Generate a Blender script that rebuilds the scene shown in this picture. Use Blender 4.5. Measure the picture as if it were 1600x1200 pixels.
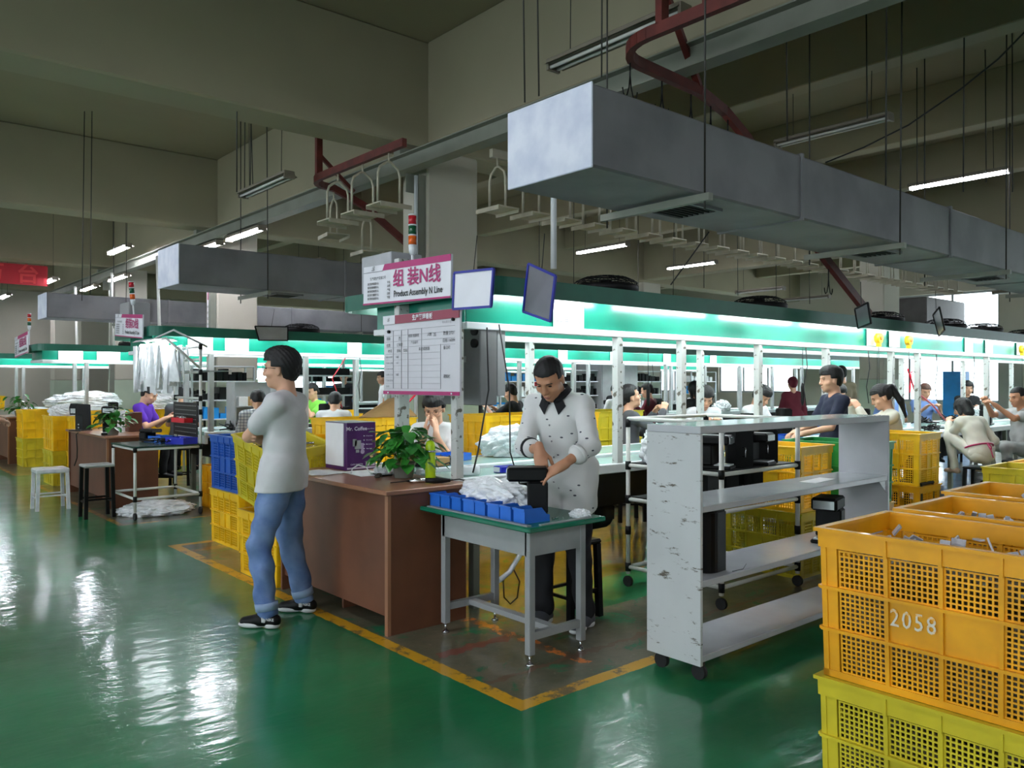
import bpy, bmesh, math, random
import numpy as np
from mathutils import Vector, Matrix, Euler

for o in list(bpy.data.objects):
    bpy.data.objects.remove(o)
SC = bpy.context.scene
COL = SC.collection
random.seed(7)
RNG = np.random.default_rng(7)
PI = math.pi
R = math.radians

# ---------------------------------------------------------------- camera, world, exposure
cam = bpy.data.cameras.new('camera')
cam.sensor_width = 36.0
cam.lens = 1260 / 1600 * 36.0
cam.shift_y = -3 / 1600
cam.clip_start = 0.05
cam.clip_end = 200
camo = bpy.data.objects.new('camera', cam)
COL.objects.link(camo)
HC = 1.45
camo.location = (0, 0, HC)
camo.rotation_euler = (R(90), 0, R(49.27 - 90))
SC.camera = camo

world = bpy.data.worlds.new('world')
SC.world = world
world.use_nodes = True
bgn = world.node_tree.nodes['Background']
bgn.inputs[0].default_value = (0.86, 0.93, 1.0, 1)
bgn.inputs[1].default_value = WORLD_STRENGTH = 3.4
SC.view_settings.view_transform = 'Standard'
SC.view_settings.look = 'None'
SC.view_settings.gamma = 1
SC.view_settings.use_curve_mapping = False
SC.view_settings.exposure = 0.95
TUBE = 30.0       # radiance of the working fluorescent tubes under the canopies
TUBE_C = 75.0     # radiance of the lit ceiling tubes

# ---------------------------------------------------------------- viewing geometry helpers (plain trigonometry)
A_ = R(49.27)
FX, FY, RX, RY = math.cos(A_), math.sin(A_), math.sin(A_), -math.cos(A_)
def ray(px):
    t = (px - 800) / 1260
    return FX + RX * t, FY + RY * t
def at_depth(px, py, d):
    a, b = ray(px)
    return Vector((a * d, b * d, HC - (py - 597) * d / 1260))

# ---------------------------------------------------------------- materials
MATS = {}
def lin(c):
    return tuple((v / 255 / 12.92) if v / 255 <= 0.04045 else ((v / 255 + 0.055) / 1.055) ** 2.4 for v in c)
def mat(name, rgb, rough=0.5, metal=0.0, var=0.12, scale=6.0, bump=0.0, rgb2=None, trans=0.0, emit=0.0, coat=0.0, spec=0.5, detail=4, edges=(0.35, 0.65), alpha=1.0):
    if name in MATS: return MATS[name]
    m = bpy.data.materials.new(name)
    m.use_nodes = True
    nt = m.node_tree; N = nt.nodes; L = nt.links
    b = N['Principled BSDF']
    c = lin(rgb)
    if emit:
        b.inputs['Base Color'].default_value = (*c, 1)
        b.inputs['Emission Color'].default_value = (*c, 1)
        b.inputs['Emission Strength'].default_value = emit
        MATS[name] = m
        return m
    tc = N.new('ShaderNodeTexCoord'); no = N.new('ShaderNodeTexNoise'); rp = N.new('ShaderNodeValToRGB')
    no.inputs['Scale'].default_value = scale; no.inputs['Detail'].default_value = detail
    L.new(tc.outputs['Object'], no.inputs['Vector'])
    L.new(no.outputs['Fac'], rp.inputs[0])
    c2 = lin(rgb2) if rgb2 else tuple(max(0, v * (1 - var)) for v in c)
    c1 = c if rgb2 else tuple(min(1, v * (1 + var * 0.5)) for v in c)
    rp.color_ramp.elements[0].color = (*c2, 1); rp.color_ramp.elements[0].position = edges[0]
    rp.color_ramp.elements[1].color = (*c1, 1); rp.color_ramp.elements[1].position = edges[1]
    L.new(rp.outputs[0], b.inputs['Base Color'])
    b.inputs['Roughness'].default_value = rough
    b.inputs['Metallic'].default_value = metal
    b.inputs['Coat Weight'].default_value = coat
    b.inputs['Specular IOR Level'].default_value = spec
    b.inputs['Transmission Weight'].default_value = trans
    b.inputs['Alpha'].default_value = alpha
    if bump:
        bp = N.new('ShaderNodeBump'); bp.inputs['Strength'].default_value = bump; bp.inputs['Distance'].default_value = 0.01
        L.new(no.outputs['Fac'], bp.inputs['Height']); L.new(bp.outputs[0], b.inputs['Normal'])
    MATS[name] = m
    return m

M_green_dark = mat('canopy_green', (22, 98, 78), 0.45, var=0.1)
M_teal = mat('teal_sheet', (24, 128, 106), 0.22, var=0.12, scale=2.5, bump=0.25)
M_white = mat('white_enamel', (222, 226, 228), 0.4, var=0.05)
M_post = mat('chipped_post', (196, 198, 194), 0.5, rgb2=(96, 90, 78), scale=24, edges=(0.33, 0.39))
M_alu = mat('aluminium', (190, 192, 192), 0.35, metal=0.6, var=0.08)
M_pipe = mat('coated_pipe', (214, 214, 208), 0.35, var=0.08)
M_black = mat('black_plastic', (8, 8, 9), 0.5, spec=0.25, var=0.3)
M_blackm = mat('black_metal', (12, 11, 12), 0.55, spec=0.25, var=0.2)
M_grey = mat('grey_enamel', (150, 152, 152), 0.4, var=0.08)
M_wood = mat('brown_laminate', (112, 68, 46), 0.5, var=0.18, scale=3)
M_woodtop = mat('brown_top', (158, 110, 82), 0.28, var=0.1, scale=3)
M_wall = mat('plaster_wall', (186, 180, 166), 0.85, var=0.07, scale=0.6)
M_dado = mat('pale_green_paint', (176, 188, 168), 0.55, var=0.1, scale=1.5)
M_ceil = mat('ceiling_plaster', (146, 137, 112), 0.9, var=0.12, scale=0.35, detail=6)
M_beam = mat('beam_plaster', (154, 146, 122), 0.9, var=0.12, scale=0.5, detail=6)
M_duct = mat('painted_duct', (118, 118, 120), 0.55, rgb2=(96, 96, 99), scale=2.2, metal=0.0, bump=0.2, edges=(0.3, 0.6))
M_red = mat('rust_red_steel', (96, 34, 26), 0.55, var=0.3, scale=9)
M_beamsteel = mat('grey_steel', (128, 130, 118), 0.5, var=0.12, scale=3)
M_tray = mat('galvanised_tray', (176, 170, 150), 0.5, metal=0.3, var=0.15)
M_rod = mat('dark_rod', (44, 42, 36), 0.6)
M_yellow = mat('yellow_polymer', (250, 196, 16), 0.42, var=0.16, scale=5, coat=0.1)
M_yellow2 = mat('orange_yellow_polymer', (236, 164, 8), 0.4, var=0.2, scale=4, coat=0.1)
M_lime = mat('lime_yellow_polymer', (208, 188, 38), 0.42, var=0.18, scale=4)
M_blue = mat('blue_polymer', (22, 84, 178), 0.4, var=0.15, scale=5)
M_bin = mat('blue_bin_polymer', (40, 112, 214), 0.35, var=0.12, scale=6)
M_cyan = mat('bright_blue_polymer', (24, 140, 214), 0.4)
M_greenc = mat('green_polymer', (20, 140, 60), 0.42, var=0.15)
M_magenta = mat('magenta_print', (176, 34, 108), 0.4, var=0.05)
M_mar = mat('maroon_print', (140, 30, 62), 0.3, var=0.05)
M_sign = mat('sign_white', (226, 226, 232), 0.35, var=0.03)
M_ink = mat('black_ink', (24, 24, 26), 0.5, var=0.0)
M_inkg = mat('grey_ink', (120, 120, 124), 0.5, var=0.0)
M_bframe = mat('blue_frame', (34, 42, 150), 0.4)
M_plastic = mat('milky_film', (236, 238, 240), 0.25, var=0.12, scale=14, bump=0.6)
M_paper = mat('white_paper', (232, 232, 232), 0.7, var=0.05)
M_tgreen = mat('green_table_mat', (16, 112, 84), 0.25, var=0.1)
M_belt = mat('pale_green_belt', (156, 188, 178), 0.2, var=0.1, scale=3)
M_card = mat('brown_cardboard', (178, 140, 92), 0.8)
M_purple = mat('purple_print', (72, 22, 92), 0.35, var=0.1)
M_leaf = mat('green_leaf', (22, 96, 34), 0.3, rgb2=(70, 150, 56), scale=9, edges=(0.3, 0.7))
M_stem = mat('plant_stem', (120, 140, 60), 0.6)
M_pot = mat('grey_pot', (150, 150, 140), 0.6)
M_limeb = mat('lime_flask', (186, 220, 20), 0.3, var=0.04)
M_chrome = mat('chrome_steel', (210, 210, 214), 0.18, metal=1.0, var=0.04)
M_redp = mat('red_polymer', (214, 24, 44), 0.35)
M_cord = mat('black_cord', (18, 18, 18), 0.5)
M_redc = mat('red_hose', (232, 40, 62), 0.35)
M_orange = mat('orange_lens', (222, 98, 28), 0.25)
M_redl = mat('red_lens', (186, 30, 44), 0.25)
M_greenl = mat('green_lens', (24, 84, 54), 0.25)
M_tube = mat('lit_tube', (244, 250, 255), emit=TUBE)
M_tubec = mat('lit_ceiling_tube', (238, 240, 255), emit=TUBE_C)
M_tubeoff = mat('unlit_tube', (196, 196, 190), 0.3)
M_banner = mat('crimson_cloth', (170, 20, 34), 0.7, var=0.1)
M_bannert = mat('faded_red_letters', (206, 60, 60), 0.7)
M_glass = mat('window_glass', (235, 245, 250), 0.02, trans=1.0, var=0.0)
M_wframe = mat('window_frame_paint', (150, 154, 154), 0.5)
M_rubber = mat('black_rubber', (26, 25, 25), 0.7)
M_dirty = mat('dirty_caster', (70, 62, 52), 0.8, var=0.4, scale=20)
M_peg = mat('black_pegboard', (24, 24, 26), 0.5)
M_dark = mat('dark_grille', (26, 26, 22), 0.7)

def scuffed(name, rgb, rgb2, rough=0.4):
    """white painted board with scattered scratches and chips"""
    if name in MATS: return MATS[name]
    m = mat(name, rgb, rough, var=0.06, scale=3)
    nt = m.node_tree; N = nt.nodes; L = nt.links; b = N['Principled BSDF']
    tc = N.new('ShaderNodeTexCoord'); mp = N.new('ShaderNodeMapping'); mp.inputs['Scale'].default_value = (3, 3, 11); mp.inputs['Rotation'].default_value = (0.5, 0.2, 0)
    n2 = N.new('ShaderNodeTexNoise'); n2.inputs['Scale'].default_value = 2.2; n2.inputs['Detail'].default_value = 9; n2.inputs['Roughness'].default_value = 0.72
    rp = N.new('ShaderNodeValToRGB'); rp.color_ramp.elements[0].position = 0.37; rp.color_ramp.elements[1].position = 0.42
    rp.color_ramp.elements[0].color = (1, 1, 1, 1); rp.color_ramp.elements[1].color = (0, 0, 0, 1)
    mx = N.new('ShaderNodeMixRGB'); mx.inputs[2].default_value = (*lin(rgb2), 1)
    old = b.inputs['Base Color'].links[0].from_socket
    L.new(tc.outputs['Object'], mp.inputs[0]); L.new(mp.outputs[0], n2.inputs['Vector']); L.new(n2.outputs['Fac'], rp.inputs[0])
    L.new(rp.outputs[0], mx.inputs[0]); L.new(old, mx.inputs[1]); L.new(mx.outputs[0], b.inputs['Base Color'])
    return m
M_shelf = scuffed('scuffed_white_board', (196, 198, 198), (92, 84, 72))
M_shelfin = mat('glossy_white_board', (186, 188, 192), 0.14, var=0.05)

def cloth(name, rgb, rough=0.85, **k):
    return mat(name, rgb, rough, var=k.pop('var', 0.07), scale=k.pop('scale', 7), bump=0.6, **k)

def plaid(name):
    m = mat(name, (226, 228, 230), 0.85, var=0.02)
    nt = m.node_tree; N = nt.nodes; L = nt.links; b = N['Principled BSDF']
    tc = N.new('ShaderNodeTexCoord'); old = b.inputs['Base Color'].links[0].from_socket
    for ax, rot in ((0, (0, 0, 0)), (2, (0, 0, 0))):
        sp = N.new('ShaderNodeSeparateXYZ'); L.new(tc.outputs['Object'], sp.inputs[0])
        ml = N.new('ShaderNodeMath'); ml.operation = 'MULTIPLY'; ml.inputs[1].default_value = 28
        fr = N.new('ShaderNodeMath'); fr.operation = 'FRACT'
        lt = N.new('ShaderNodeMath'); lt.operation = 'LESS_THAN'; lt.inputs[1].default_value = 0.24
        mx = N.new('ShaderNodeMixRGB'); mx.blend_type = 'MULTIPLY'; mx.inputs[2].default_value = (0.42, 0.45, 0.52, 1)
        L.new(sp.outputs[ax], ml.inputs[0]); L.new(ml.outputs[0], fr.inputs[0]); L.new(fr.outputs[0], lt.inputs[0])
        L.new(lt.outputs[0], mx.inputs[0]); L.new(old, mx.inputs[1]); old = mx.outputs[0]
    L.new(old, b.inputs['Base Color'])
    return m

def specks(name):
    m = mat(name, (214, 214, 212), 0.8, var=0.03)
    nt = m.node_tree; N = nt.nodes; L = nt.links; b = N['Principled BSDF']
    tc = N.new('ShaderNodeTexCoord'); old = b.inputs['Base Color'].links[0].from_socket
    mp = N.new('ShaderNodeMapping'); mp.inputs['Scale'].default_value = (13, 13, 26); mp.inputs['Rotation'].default_value = (0.4, 0.5, 0.3)
    v = N.new('ShaderNodeTexVoronoi'); v.inputs['Scale'].default_value = 1.0
    lt = N.new('ShaderNodeMath'); lt.operation = 'LESS_THAN'; lt.inputs[1].default_value = 0.13
    mx = N.new('ShaderNodeMixRGB'); mx.inputs[2].default_value = (0.06, 0.06, 0.08, 1)
    L.new(tc.outputs['Object'], mp.inputs[0]); L.new(mp.outputs[0], v.inputs['Vector']); L.new(v.outputs['Distance'], lt.inputs[0])
    L.new(lt.outputs[0], mx.inputs[0]); L.new(old, mx.inputs[1]); L.new(mx.outputs[0], b.inputs['Base Color'])
    return m

# ---------------------------------------------------------------- mesh builder
class MB:
    def __init__(self): self.v = []; self.f = []; self.s = []
    def add(self, vs, fs, smooth=False):
        n = len(self.v); self.v += [tuple(p) for p in vs]; self.f += [tuple(i + n for i in f) for f in fs]; self.s += [smooth] * len(fs); return self
    def box(self, x0, x1, y0, y1, z0, z1, c=0.0, M=None):
        x0, x1 = min(x0, x1), max(x0, x1); y0, y1 = min(y0, y1), max(y0, y1); z0, z1 = min(z0, z1), max(z0, z1)
        if c <= 0:
            vs = [(x, y, z) for z in (z0, z1) for y in (y0, y1) for x in (x0, x1)]
            fs = [(0, 2, 3, 1), (4, 5, 7, 6), (0, 1, 5, 4), (2, 6, 7, 3), (0, 4, 6, 2), (1, 3, 7, 5)]
        else:
            c = min(c, (x1 - x0) / 2.01, (y1 - y0) / 2.01, (z1 - z0) / 2.01)
            def ring(a, z): return [(x0 + a, y0 + c, z), (x0 + c, y0 + a, z), (x1 - c, y0 + a, z), (x1 - a, y0 + c, z), (x1 - a, y1 - c, z), (x1 - c, y1 - a, z), (x0 + c, y1 - a, z), (x0 + a, y1 - c, z)]
            def inner(z): return [(x0 + c, y0 + c, z), (x0 + c, y0 + c, z), (x1 - c, y0 + c, z), (x1 - c, y0 + c, z), (x1 - c, y1 - c, z), (x1 - c, y1 - c, z), (x0 + c, y1 - c, z), (x0 + c, y1 - c, z)]
            i4 = lambda z: [(x0 + c, y0 + c, z), (x1 - c, y0 + c, z), (x1 - c, y1 - c, z), (x0 + c, y1 - c, z)]
            vs = i4(z0) + ring(0, z0 + c) + ring(0, z1 - c) + i4(z1)
            fs = [(3, 2, 1, 0), (20, 21, 22, 23)]
            for i in range(8): j = (i + 1) % 8; fs.append((4 + i, 4 + j, 12 + j, 12 + i))
            for k in range(4):
                a, b2 = 4 + 2 * k, 5 + 2 * k
                fs.append((k, b2, a)); nx = (k + 1) % 4; fs.append((k, nx, 4 + (2 * k + 2) % 8, b2))
                a, b2 = 12 + 2 * k, 13 + 2 * k
                fs.append((20 + k, a, b2)); fs.append((20 + k, b2, 12 + (2 * k + 2) % 8, 20 + nx))
        if M is not None: vs = [tuple(M @ Vector(p)) for p in vs]
        return self.add(vs, fs)
    def cyl(self, a, b, r, r2=None, n=12, cap=True):
        a = Vector(a); b = Vector(b); r2 = r if r2 is None else r2
        d = (b - a).normalized(); u = d.orthogonal().normalized(); w = d.cross(u)
        vs = []
        for p, q in ((a, r), (b, r2)):
            for i in range(n):
                t = 2 * PI * i / n; vs.append(p + (u * math.cos(t) + w * math.sin(t)) * q)
        k = len(self.v); self.add(vs, [(i, (i + 1) % n, n + (i + 1) % n, n + i) for i in range(n)], True)
        if cap: self.add(vs, [tuple(range(n - 1, -1, -1)), tuple(range(n, 2 * n))])
        return self
    def tube(self, pts, r, n=8, cap=True):
        pts = [Vector(p) for p in pts]; rings = []; u = None
        for i, p in enumerate(pts):
            d = (pts[min(i + 1, len(pts) - 1)] - pts[max(i - 1, 0)]).normalized()
            u = d.orthogonal().normalized() if u is None else (u - d * u.dot(d)).normalized()
            w = d.cross(u); rr = r[i] if isinstance(r, (list, tuple)) else r
            rings.append([p + (u * math.cos(2 * PI * k / n) + w * math.sin(2 * PI * k / n)) * rr for k in range(n)])
        vs = [q for g in rings for q in g]; fs = []
        for i in range(len(pts) - 1):
            for k in range(n): fs.append((i * n + k, i * n + (k + 1) % n, (i + 1) * n + (k + 1) % n, (i + 1) * n + k))
        self.add(vs, fs, True)
        if cap: self.add(rings[0], [tuple(range(n - 1, -1, -1))]); self.add(rings[-1], [tuple(range(n))])
        return self
    def bar(self, a, b, w, h=None):
        """square bar from a to b"""
        a = Vector(a); b = Vector(b); h = w if h is None else h
        d = (b - a).normalized(); up = Vector((0, 0, 1)) if abs(d.z) < 0.95 else Vector((0, 1, 0))
        s = d.cross(up).normalized(); t = s.cross(d)
        vs = [p + s * i * w / 2 + t * j * h / 2 for p in (a, b) for i, j in ((-1, -1), (1, -1), (1, 1), (-1, 1))]
        return self.add(vs, [(0, 1, 2, 3), (7, 6, 5, 4), (0, 4, 5, 1), (1, 5, 6, 2), (2, 6, 7, 3), (3, 7, 4, 0)])
    def lathe(self, prof, c=(0, 0, 0), n=20, smooth=True):
        vs = []; fs = []
        for r, z in prof:
            for i in range(n): vs.append((c[0] + r * math.cos(2 * PI * i / n), c[1] + r * math.sin(2 * PI * i / n), c[2] + z))
        for k in range(len(prof) - 1):
            for i in range(n): fs.append((k * n + i, k * n + (i + 1) % n, (k + 1) * n + (i + 1) % n, (k + 1) * n + i))
        return self.add(vs, fs, smooth)
    def prism(self, poly, lo, hi, axis='z'):
        n = len(poly); P = {'z': lambda a, b, c: (a, b, c), 'y': lambda a, b, c: (a, c, b), 'x': lambda a, b, c: (c, a, b)}[axis]
        vs = [P(a, b, lo) for a, b in poly] + [P(a, b, hi) for a, b in poly]
        return self.add(vs, [tuple(range(n - 1, -1, -1)), tuple(range(n, 2 * n))] + [(i, (i + 1) % n, n + (i + 1) % n, n + i) for i in range(n)])
    def ell(self, c, r, n=14, m=9, M=None):
        vs = []; fs = []
        for j in range(m + 1):
            th = PI * j / m
            for i in range(n):
                p = Vector((r[0] * math.sin(th) * math.cos(2 * PI * i / n), r[1] * math.sin(th) * math.sin(2 * PI * i / n), r[2] * math.cos(th)))
                if M is not None: p = M @ p
                vs.append(p + Vector(c))
        for j in range(m):
            for i in range(n): fs.append((j * n + i, (j + 1) * n + i, (j + 1) * n + (i + 1) % n, j * n + (i + 1) % n))
        return self.add(vs, fs, True)
    def quad3(self, a, b, c, d, t):
        """flat sheet with real thickness from four corners"""
        a, b, c, d = map(Vector, (a, b, c, d)); n = (b - a).cross(d - a).normalized() * t
        return self.add([a, b, c, d, a + n, b + n, c + n, d + n], [(0, 1, 2, 3), (7, 6, 5, 4), (0, 4, 5, 1), (1, 5, 6, 2), (2, 6, 7, 3), (3, 7, 4, 0)])
    def mesh(self, name):
        me = bpy.data.meshes.new(name); me.from_pydata(self.v, [], self.f)
        me.polygons.foreach_set('use_smooth', self.s)
        bm = bmesh.new(); bm.from_mesh(me); bmesh.ops.remove_doubles(bm, verts=bm.verts, dist=1e-5) if len(bm.verts) < 30000 else None
        bmesh.ops.recalc_face_normals(bm, faces=bm.faces); bm.to_mesh(me); bm.free()
        return me

def link(name, me, m=None, parent=None):
    o = bpy.data.objects.new(name, me); COL.objects.link(o)
    if m is not None and me is not None and hasattr(me, 'materials') and not len(me.materials): me.materials.append(m)
    if parent is not None: o.parent = parent
    return o
def tag(o, label=None, cat=None, group=None, kind=None):
    if label: o['label'] = label
    if cat: o['category'] = cat
    if group: o['group'] = group
    if kind: o['kind'] = kind
    return o
def thing(name, label, cat, loc=(0, 0, 0), rz=0, group=None):
    o = link(name, None); o.location = loc; o.rotation_euler = (0, 0, rz); return tag(o, label, cat, group)
def part(name, mb, m, parent, world=True):
    """a part built in world coordinates (world) or in its thing's own"""
    if world:
        root = parent
        off = Vector(root.location)
        if root.parent: off = off + Vector(root.parent.location)
        mb.v = [tuple(Vector(p) - off) for p in mb.v]
    o = link(name, mb.mesh(name), m, parent); return o
def solo(name, mb, m, label, cat, loc=None, rz=0, group=None):
    if loc is None:
        c = np.array(mb.v); loc = ((c[:, 0].min() + c[:, 0].max()) / 2, (c[:, 1].min() + c[:, 1].max()) / 2, c[:, 2].min())
        mb.v = [tuple(Vector(p) - Vector(loc)) for p in mb.v]
    o = link(name, mb.mesh(name), m); o.location = loc; o.rotation_euler = (0, 0, rz); return tag(o, label, cat, group)
def struct(name, mb, m, parent=None):
    o = link(name, mb.mesh(name), m, parent)
    if parent is None: o['kind'] = 'structure'
    return o
def copy_tree(o, loc=None, rz=None, label=None, group=None, parent=None):
    c = o.copy(); COL.objects.link(c)
    if parent is not None: c.parent = parent
    if loc is not None: c.location = loc
    if rz is not None: c.rotation_euler = (0, 0, rz)
    if label: c['label'] = label
    if group: c['group'] = group
    for ch in list(o.children): copy_tree(ch, parent=c)
    return c

# ---------------------------------------------------------------- lettering
TXT = {}
def text_mesh(s, size=1.0, bold=0.0, align='CENTER'):
    k = (s, bold, align)
    if k not in TXT:
        cu = bpy.data.curves.new('lettering', 'FONT'); cu.body = s; cu.size = 1.0; cu.align_x = align; cu.align_y = 'CENTER'
        cu.offset = bold; cu.extrude = 0.004; cu.resolution_u = 2
        ob = bpy.data.objects.new('lettering', cu); COL.objects.link(ob)
        dg = bpy.context.evaluated_depsgraph_get(); dg.update()
        TXT[k] = bpy.data.meshes.new_from_object(ob.evaluated_get(dg)); bpy.data.objects.remove(ob)
    return TXT[k]
FACE = {'-x': Matrix(((0, 0, -1), (-1, 0, 0), (0, 1, 0))), '-y': Matrix(((1, 0, 0), (0, 0, -1), (0, 1, 0))), '+z': Matrix.Identity(3)}
def lettering(s, pos, h, face, m, parent, bold=0.0, align='CENTER', sx=1.0, name='lettering', world=True, rot=None):
    """writing on a face; h = letter height"""
    src = text_mesh(s, 1.0, bold, align)
    me = src.copy(); me.materials.clear(); me.materials.append(m)
    k = h / 0.72
    F = (rot if rot is not None else FACE[face]) @ Matrix.Diagonal((k * sx, k, min(k, 0.35)))
    me.transform(F.to_4x4())
    o = bpy.data.objects.new(name, me); COL.objects.link(o); o.parent = parent
    off = Vector((0, 0, 0))
    if world:
        off = Vector(parent.location)
        if parent.parent: off = off + Vector(parent.parent.location)
    o.location = Vector(pos) - off
    return o

# ---------------------------------------------------------------- room shell
ZS = 5.15; ZB = 4.0
def floor_material():
    m = bpy.data.materials.new('painted_floor'); m.use_nodes = True
    nt = m.node_tree; N = nt.nodes; L = nt.links; b = N['Principled BSDF']
    geo = N.new('ShaderNodeTexCoord')
    def noise(sc, det=6, rg=0.6, dist=0.0):
        n = N.new('ShaderNodeTexNoise'); n.inputs['Scale'].default_value = sc; n.inputs['Detail'].default_value = det; n.inputs['Roughness'].default_value = rg; n.inputs['Distortion'].default_value = dist
        L.new(geo.outputs['Object'], n.inputs['Vector']); return n.outputs['Fac']
    def math_(op, a, b2):
        n = N.new('ShaderNodeMath'); n.operation = op; n.use_clamp = op in ('ADD',) and False
        for i, q in enumerate((a, b2)):
            if q is None: continue
            if isinstance(q, (int, float)): n.inputs[i].default_value = q
            else: L.new(q, n.inputs[i])
        return n.outputs[0]
    def ramp(f, p0, p1):
        n = N.new('ShaderNodeMapRange'); n.inputs[1].default_value = p0; n.inputs[2].default_value = p1; L.new(f, n.inputs[0]); return n.outputs[0]
    def mix(f, a, b2):
        n = N.new('ShaderNodeMixRGB')
        if isinstance(f, (int, float)): n.inputs[0].default_value = f
        else: L.new(f, n.inputs[0])
        for i, q in ((1, a), (2, b2)):
            if isinstance(q, tuple): n.inputs[i].default_value = (*lin(q), 1)
            else: L.new(q, n.inputs[i])
        return n.outputs[0]
    sp = N.new('ShaderNodeSeparateXYZ'); L.new(geo.outputs['Object'], sp.inputs[0])
    jag = math_('MULTIPLY', math_('SUBTRACT', noise(9, 5), 0.5), 0.10)
    X = math_('ADD', sp.outputs[0], math_('MULTIPLY', jag, 0.25)); Y = math_('ADD', sp.outputs[1], math_('MULTIPLY', jag, 0.25))
    Xj = math_('ADD', sp.outputs[0], math_('MULTIPLY', jag, 1.6)); Yj = math_('ADD', sp.outputs[1], math_('MULTIPLY', jag, 1.6))
    def box(x0, x1, y0, y1, x=None, y=None):
        x = x or X; y = y or Y
        r = math_('MULTIPLY', math_('GREATER_THAN', x, x0), math_('LESS_THAN', x, x1))
        r2 = math_('MULTIPLY', math_('GREATER_THAN', y, y0), math_('LESS_THAN', y, y1))
        return math_('MULTIPLY', r, r2)
    green = mix(ramp(noise(1.3, 8), 0.3, 0.7), (8, 100, 58), (20, 130, 80))
    green = mix(math_('MULTIPLY', ramp(noise(14, 8, 0.75), 0.62, 0.72), 0.5), green, (70, 140, 110))
    green = mix(math_('MULTIPLY', ramp(noise(0.5, 3), 0.5, 0.75), 0.35), green, (12, 74, 50))
    zone = mix(ramp(noise(2.2, 8, 0.7), 0.35, 0.62), (70, 78, 58), (116, 108, 88))
    zone = mix(ramp(noise(3.1, 9, 0.75, 0.6), 0.56, 0.60), zone, (30, 112, 76))
    zone = mix(math_('MULTIPLY', ramp(noise(26, 6, 0.8), 0.60, 0.68), 0.7), zone, (168, 160, 140))
    col = green
    yl = mix(ramp(noise(5, 8, 0.75), 0.42, 0.47), (120, 100, 62), (214, 160, 34))
    ylw = mix(ramp(noise(4, 8, 0.75), 0.50, 0.55), (128, 100, 66), (196, 150, 50))
    orange = mix(ramp(noise(6, 8, 0.75), 0.50, 0.54), (104, 84, 62), (214, 118, 40))
    for (x0, y0, y1) in ((2.35, 2.67, 7.41), (2.3, 8.74, 12.9), (2.3, 14.5, 18.4), (2.3, 20.2, 24.0)):
        w = 0.085 if y0 < 3 else 0.06
        col = mix(box(x0, 22, y0, y1), col, ylw if y0 > 3 else yl)
        col = mix(box(x0 + w, 22, y0 + w, y1 - w), col, zone)
    # older worn marking lines inside the near bay
    col = mix(box(2.98, 3.05, 2.9, 3.95, Xj, Yj), col, orange)
    col = mix(box(2.50, 2.98, 3.45, 3.53, Xj, Yj), col, (126, 70, 54))
    col = mix(box(2.45, 5.6, 3.0, 3.04, Xj, Yj), col, (112, 86, 66))
    col = mix(box(2.45, 3.9, 7.0, 7.12, Xj, Yj), col, ylw)
    # green aisle strip beyond the work line
    col = mix(box(3.6, 22, 3.55, 4.1), col, green)
    L.new(col, b.inputs['Base Color'])
    L.new(math_('ADD', ramp_out := math_('MULTIPLY', noise(3.5, 7), 0.30), 0.20), b.inputs['Roughness'])
    b.inputs['Specular IOR Level'].default_value = 0.36
    bp = N.new('ShaderNodeBump'); bp.inputs['Strength'].default_value = 0.30; bp.inputs['Distance'].default_value = 0.02
    mpg = N.new('ShaderNodeMapping'); mpg.inputs['Rotation'].default_value = (0, 0, 0.85); mpg.inputs['Scale'].default_value = (1.0, 3.2, 1); L.new(geo.outputs['Object'], mpg.inputs[0])
    rip = N.new('ShaderNodeTexNoise'); rip.inputs['Scale'].default_value = 4.5; rip.inputs['Detail'].default_value = 5; rip.inputs['Distortion'].default_value = 0.6; L.new(mpg.outputs[0], rip.inputs['Vector'])
    hh = math_('ADD', math_('ADD', noise(2.6, 3, 0.5), math_('MULTIPLY', rip.outputs['Fac'], 0.40)), math_('MULTIPLY', noise(16, 4, 0.6), 0.12))
    L.new(hh, bp.inputs['Height']); L.new(bp.outputs[0], b.inputs['Normal']); L.new(bp.outputs[0], b.inputs['Coat Normal'])
    b.inputs['Coat Weight'].default_value = 0.7; b.inputs['Coat Roughness'].default_value = 0.09
    return m
XW0, XW1, YW0, YW1 = -7.0, 23.5, -11.0, 27.0
struct('floor', MB().box(XW0 - .2, XW1 + .2, YW0 - .2, YW1 + .2, -0.2, 0), floor_material())
struct('ceiling', MB().box(XW0 - .2, XW1 + .2, YW0 - .2, YW1 + .2, ZS, ZS + .2), M_ceil)
n_trim = 0
def beam(b, m=None):
    global n_trim; n_trim += 1
    struct('trim_%d' % n_trim, b, m or M_beam)
BY = [-4.95 + 6.1 * k for k in range(6)]           # beams running along the lines
for y in BY: beam(MB().box(XW0, XW1, y, y + .48, ZB, ZS, .02))
for x in (-5.0, 5.03, 15.9):
    for i, y0 in enumerate([YW0] + BY):
        y1 = (BY + [YW1])[i]; beam(MB().box(x, x + .4, y0 + (.48 if i else 0), y1, ZB + .05, ZS, .015))
for x in (7.75, 10.5, 13.1, 18.6, 21.0):
    for i, y0 in enumerate([YW0] + BY):
        y1 = (BY + [YW1])[i]; beam(MB().box(x, x + .25, y0 + (.48 if i else 0), y1, ZS - .62, ZS, .01))
for x in (-5.0, 5.03, 15.9):
    for y in BY:
        if abs(x + 5) < .1 and y < 1: continue
        if y < 2 and 0 < x < 10: continue
        t = MB().box(x, x + .7, y, y + .5, 1.5, ZB, .02); n_trim += 1
        o = struct('trim_%d' % n_trim, t, M_wall)
        link('painted_dado', MB().box(x - .004, x + .704, y - .004, y + .504, 0, 1.5).mesh('painted_dado'), M_dado, o)
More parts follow.
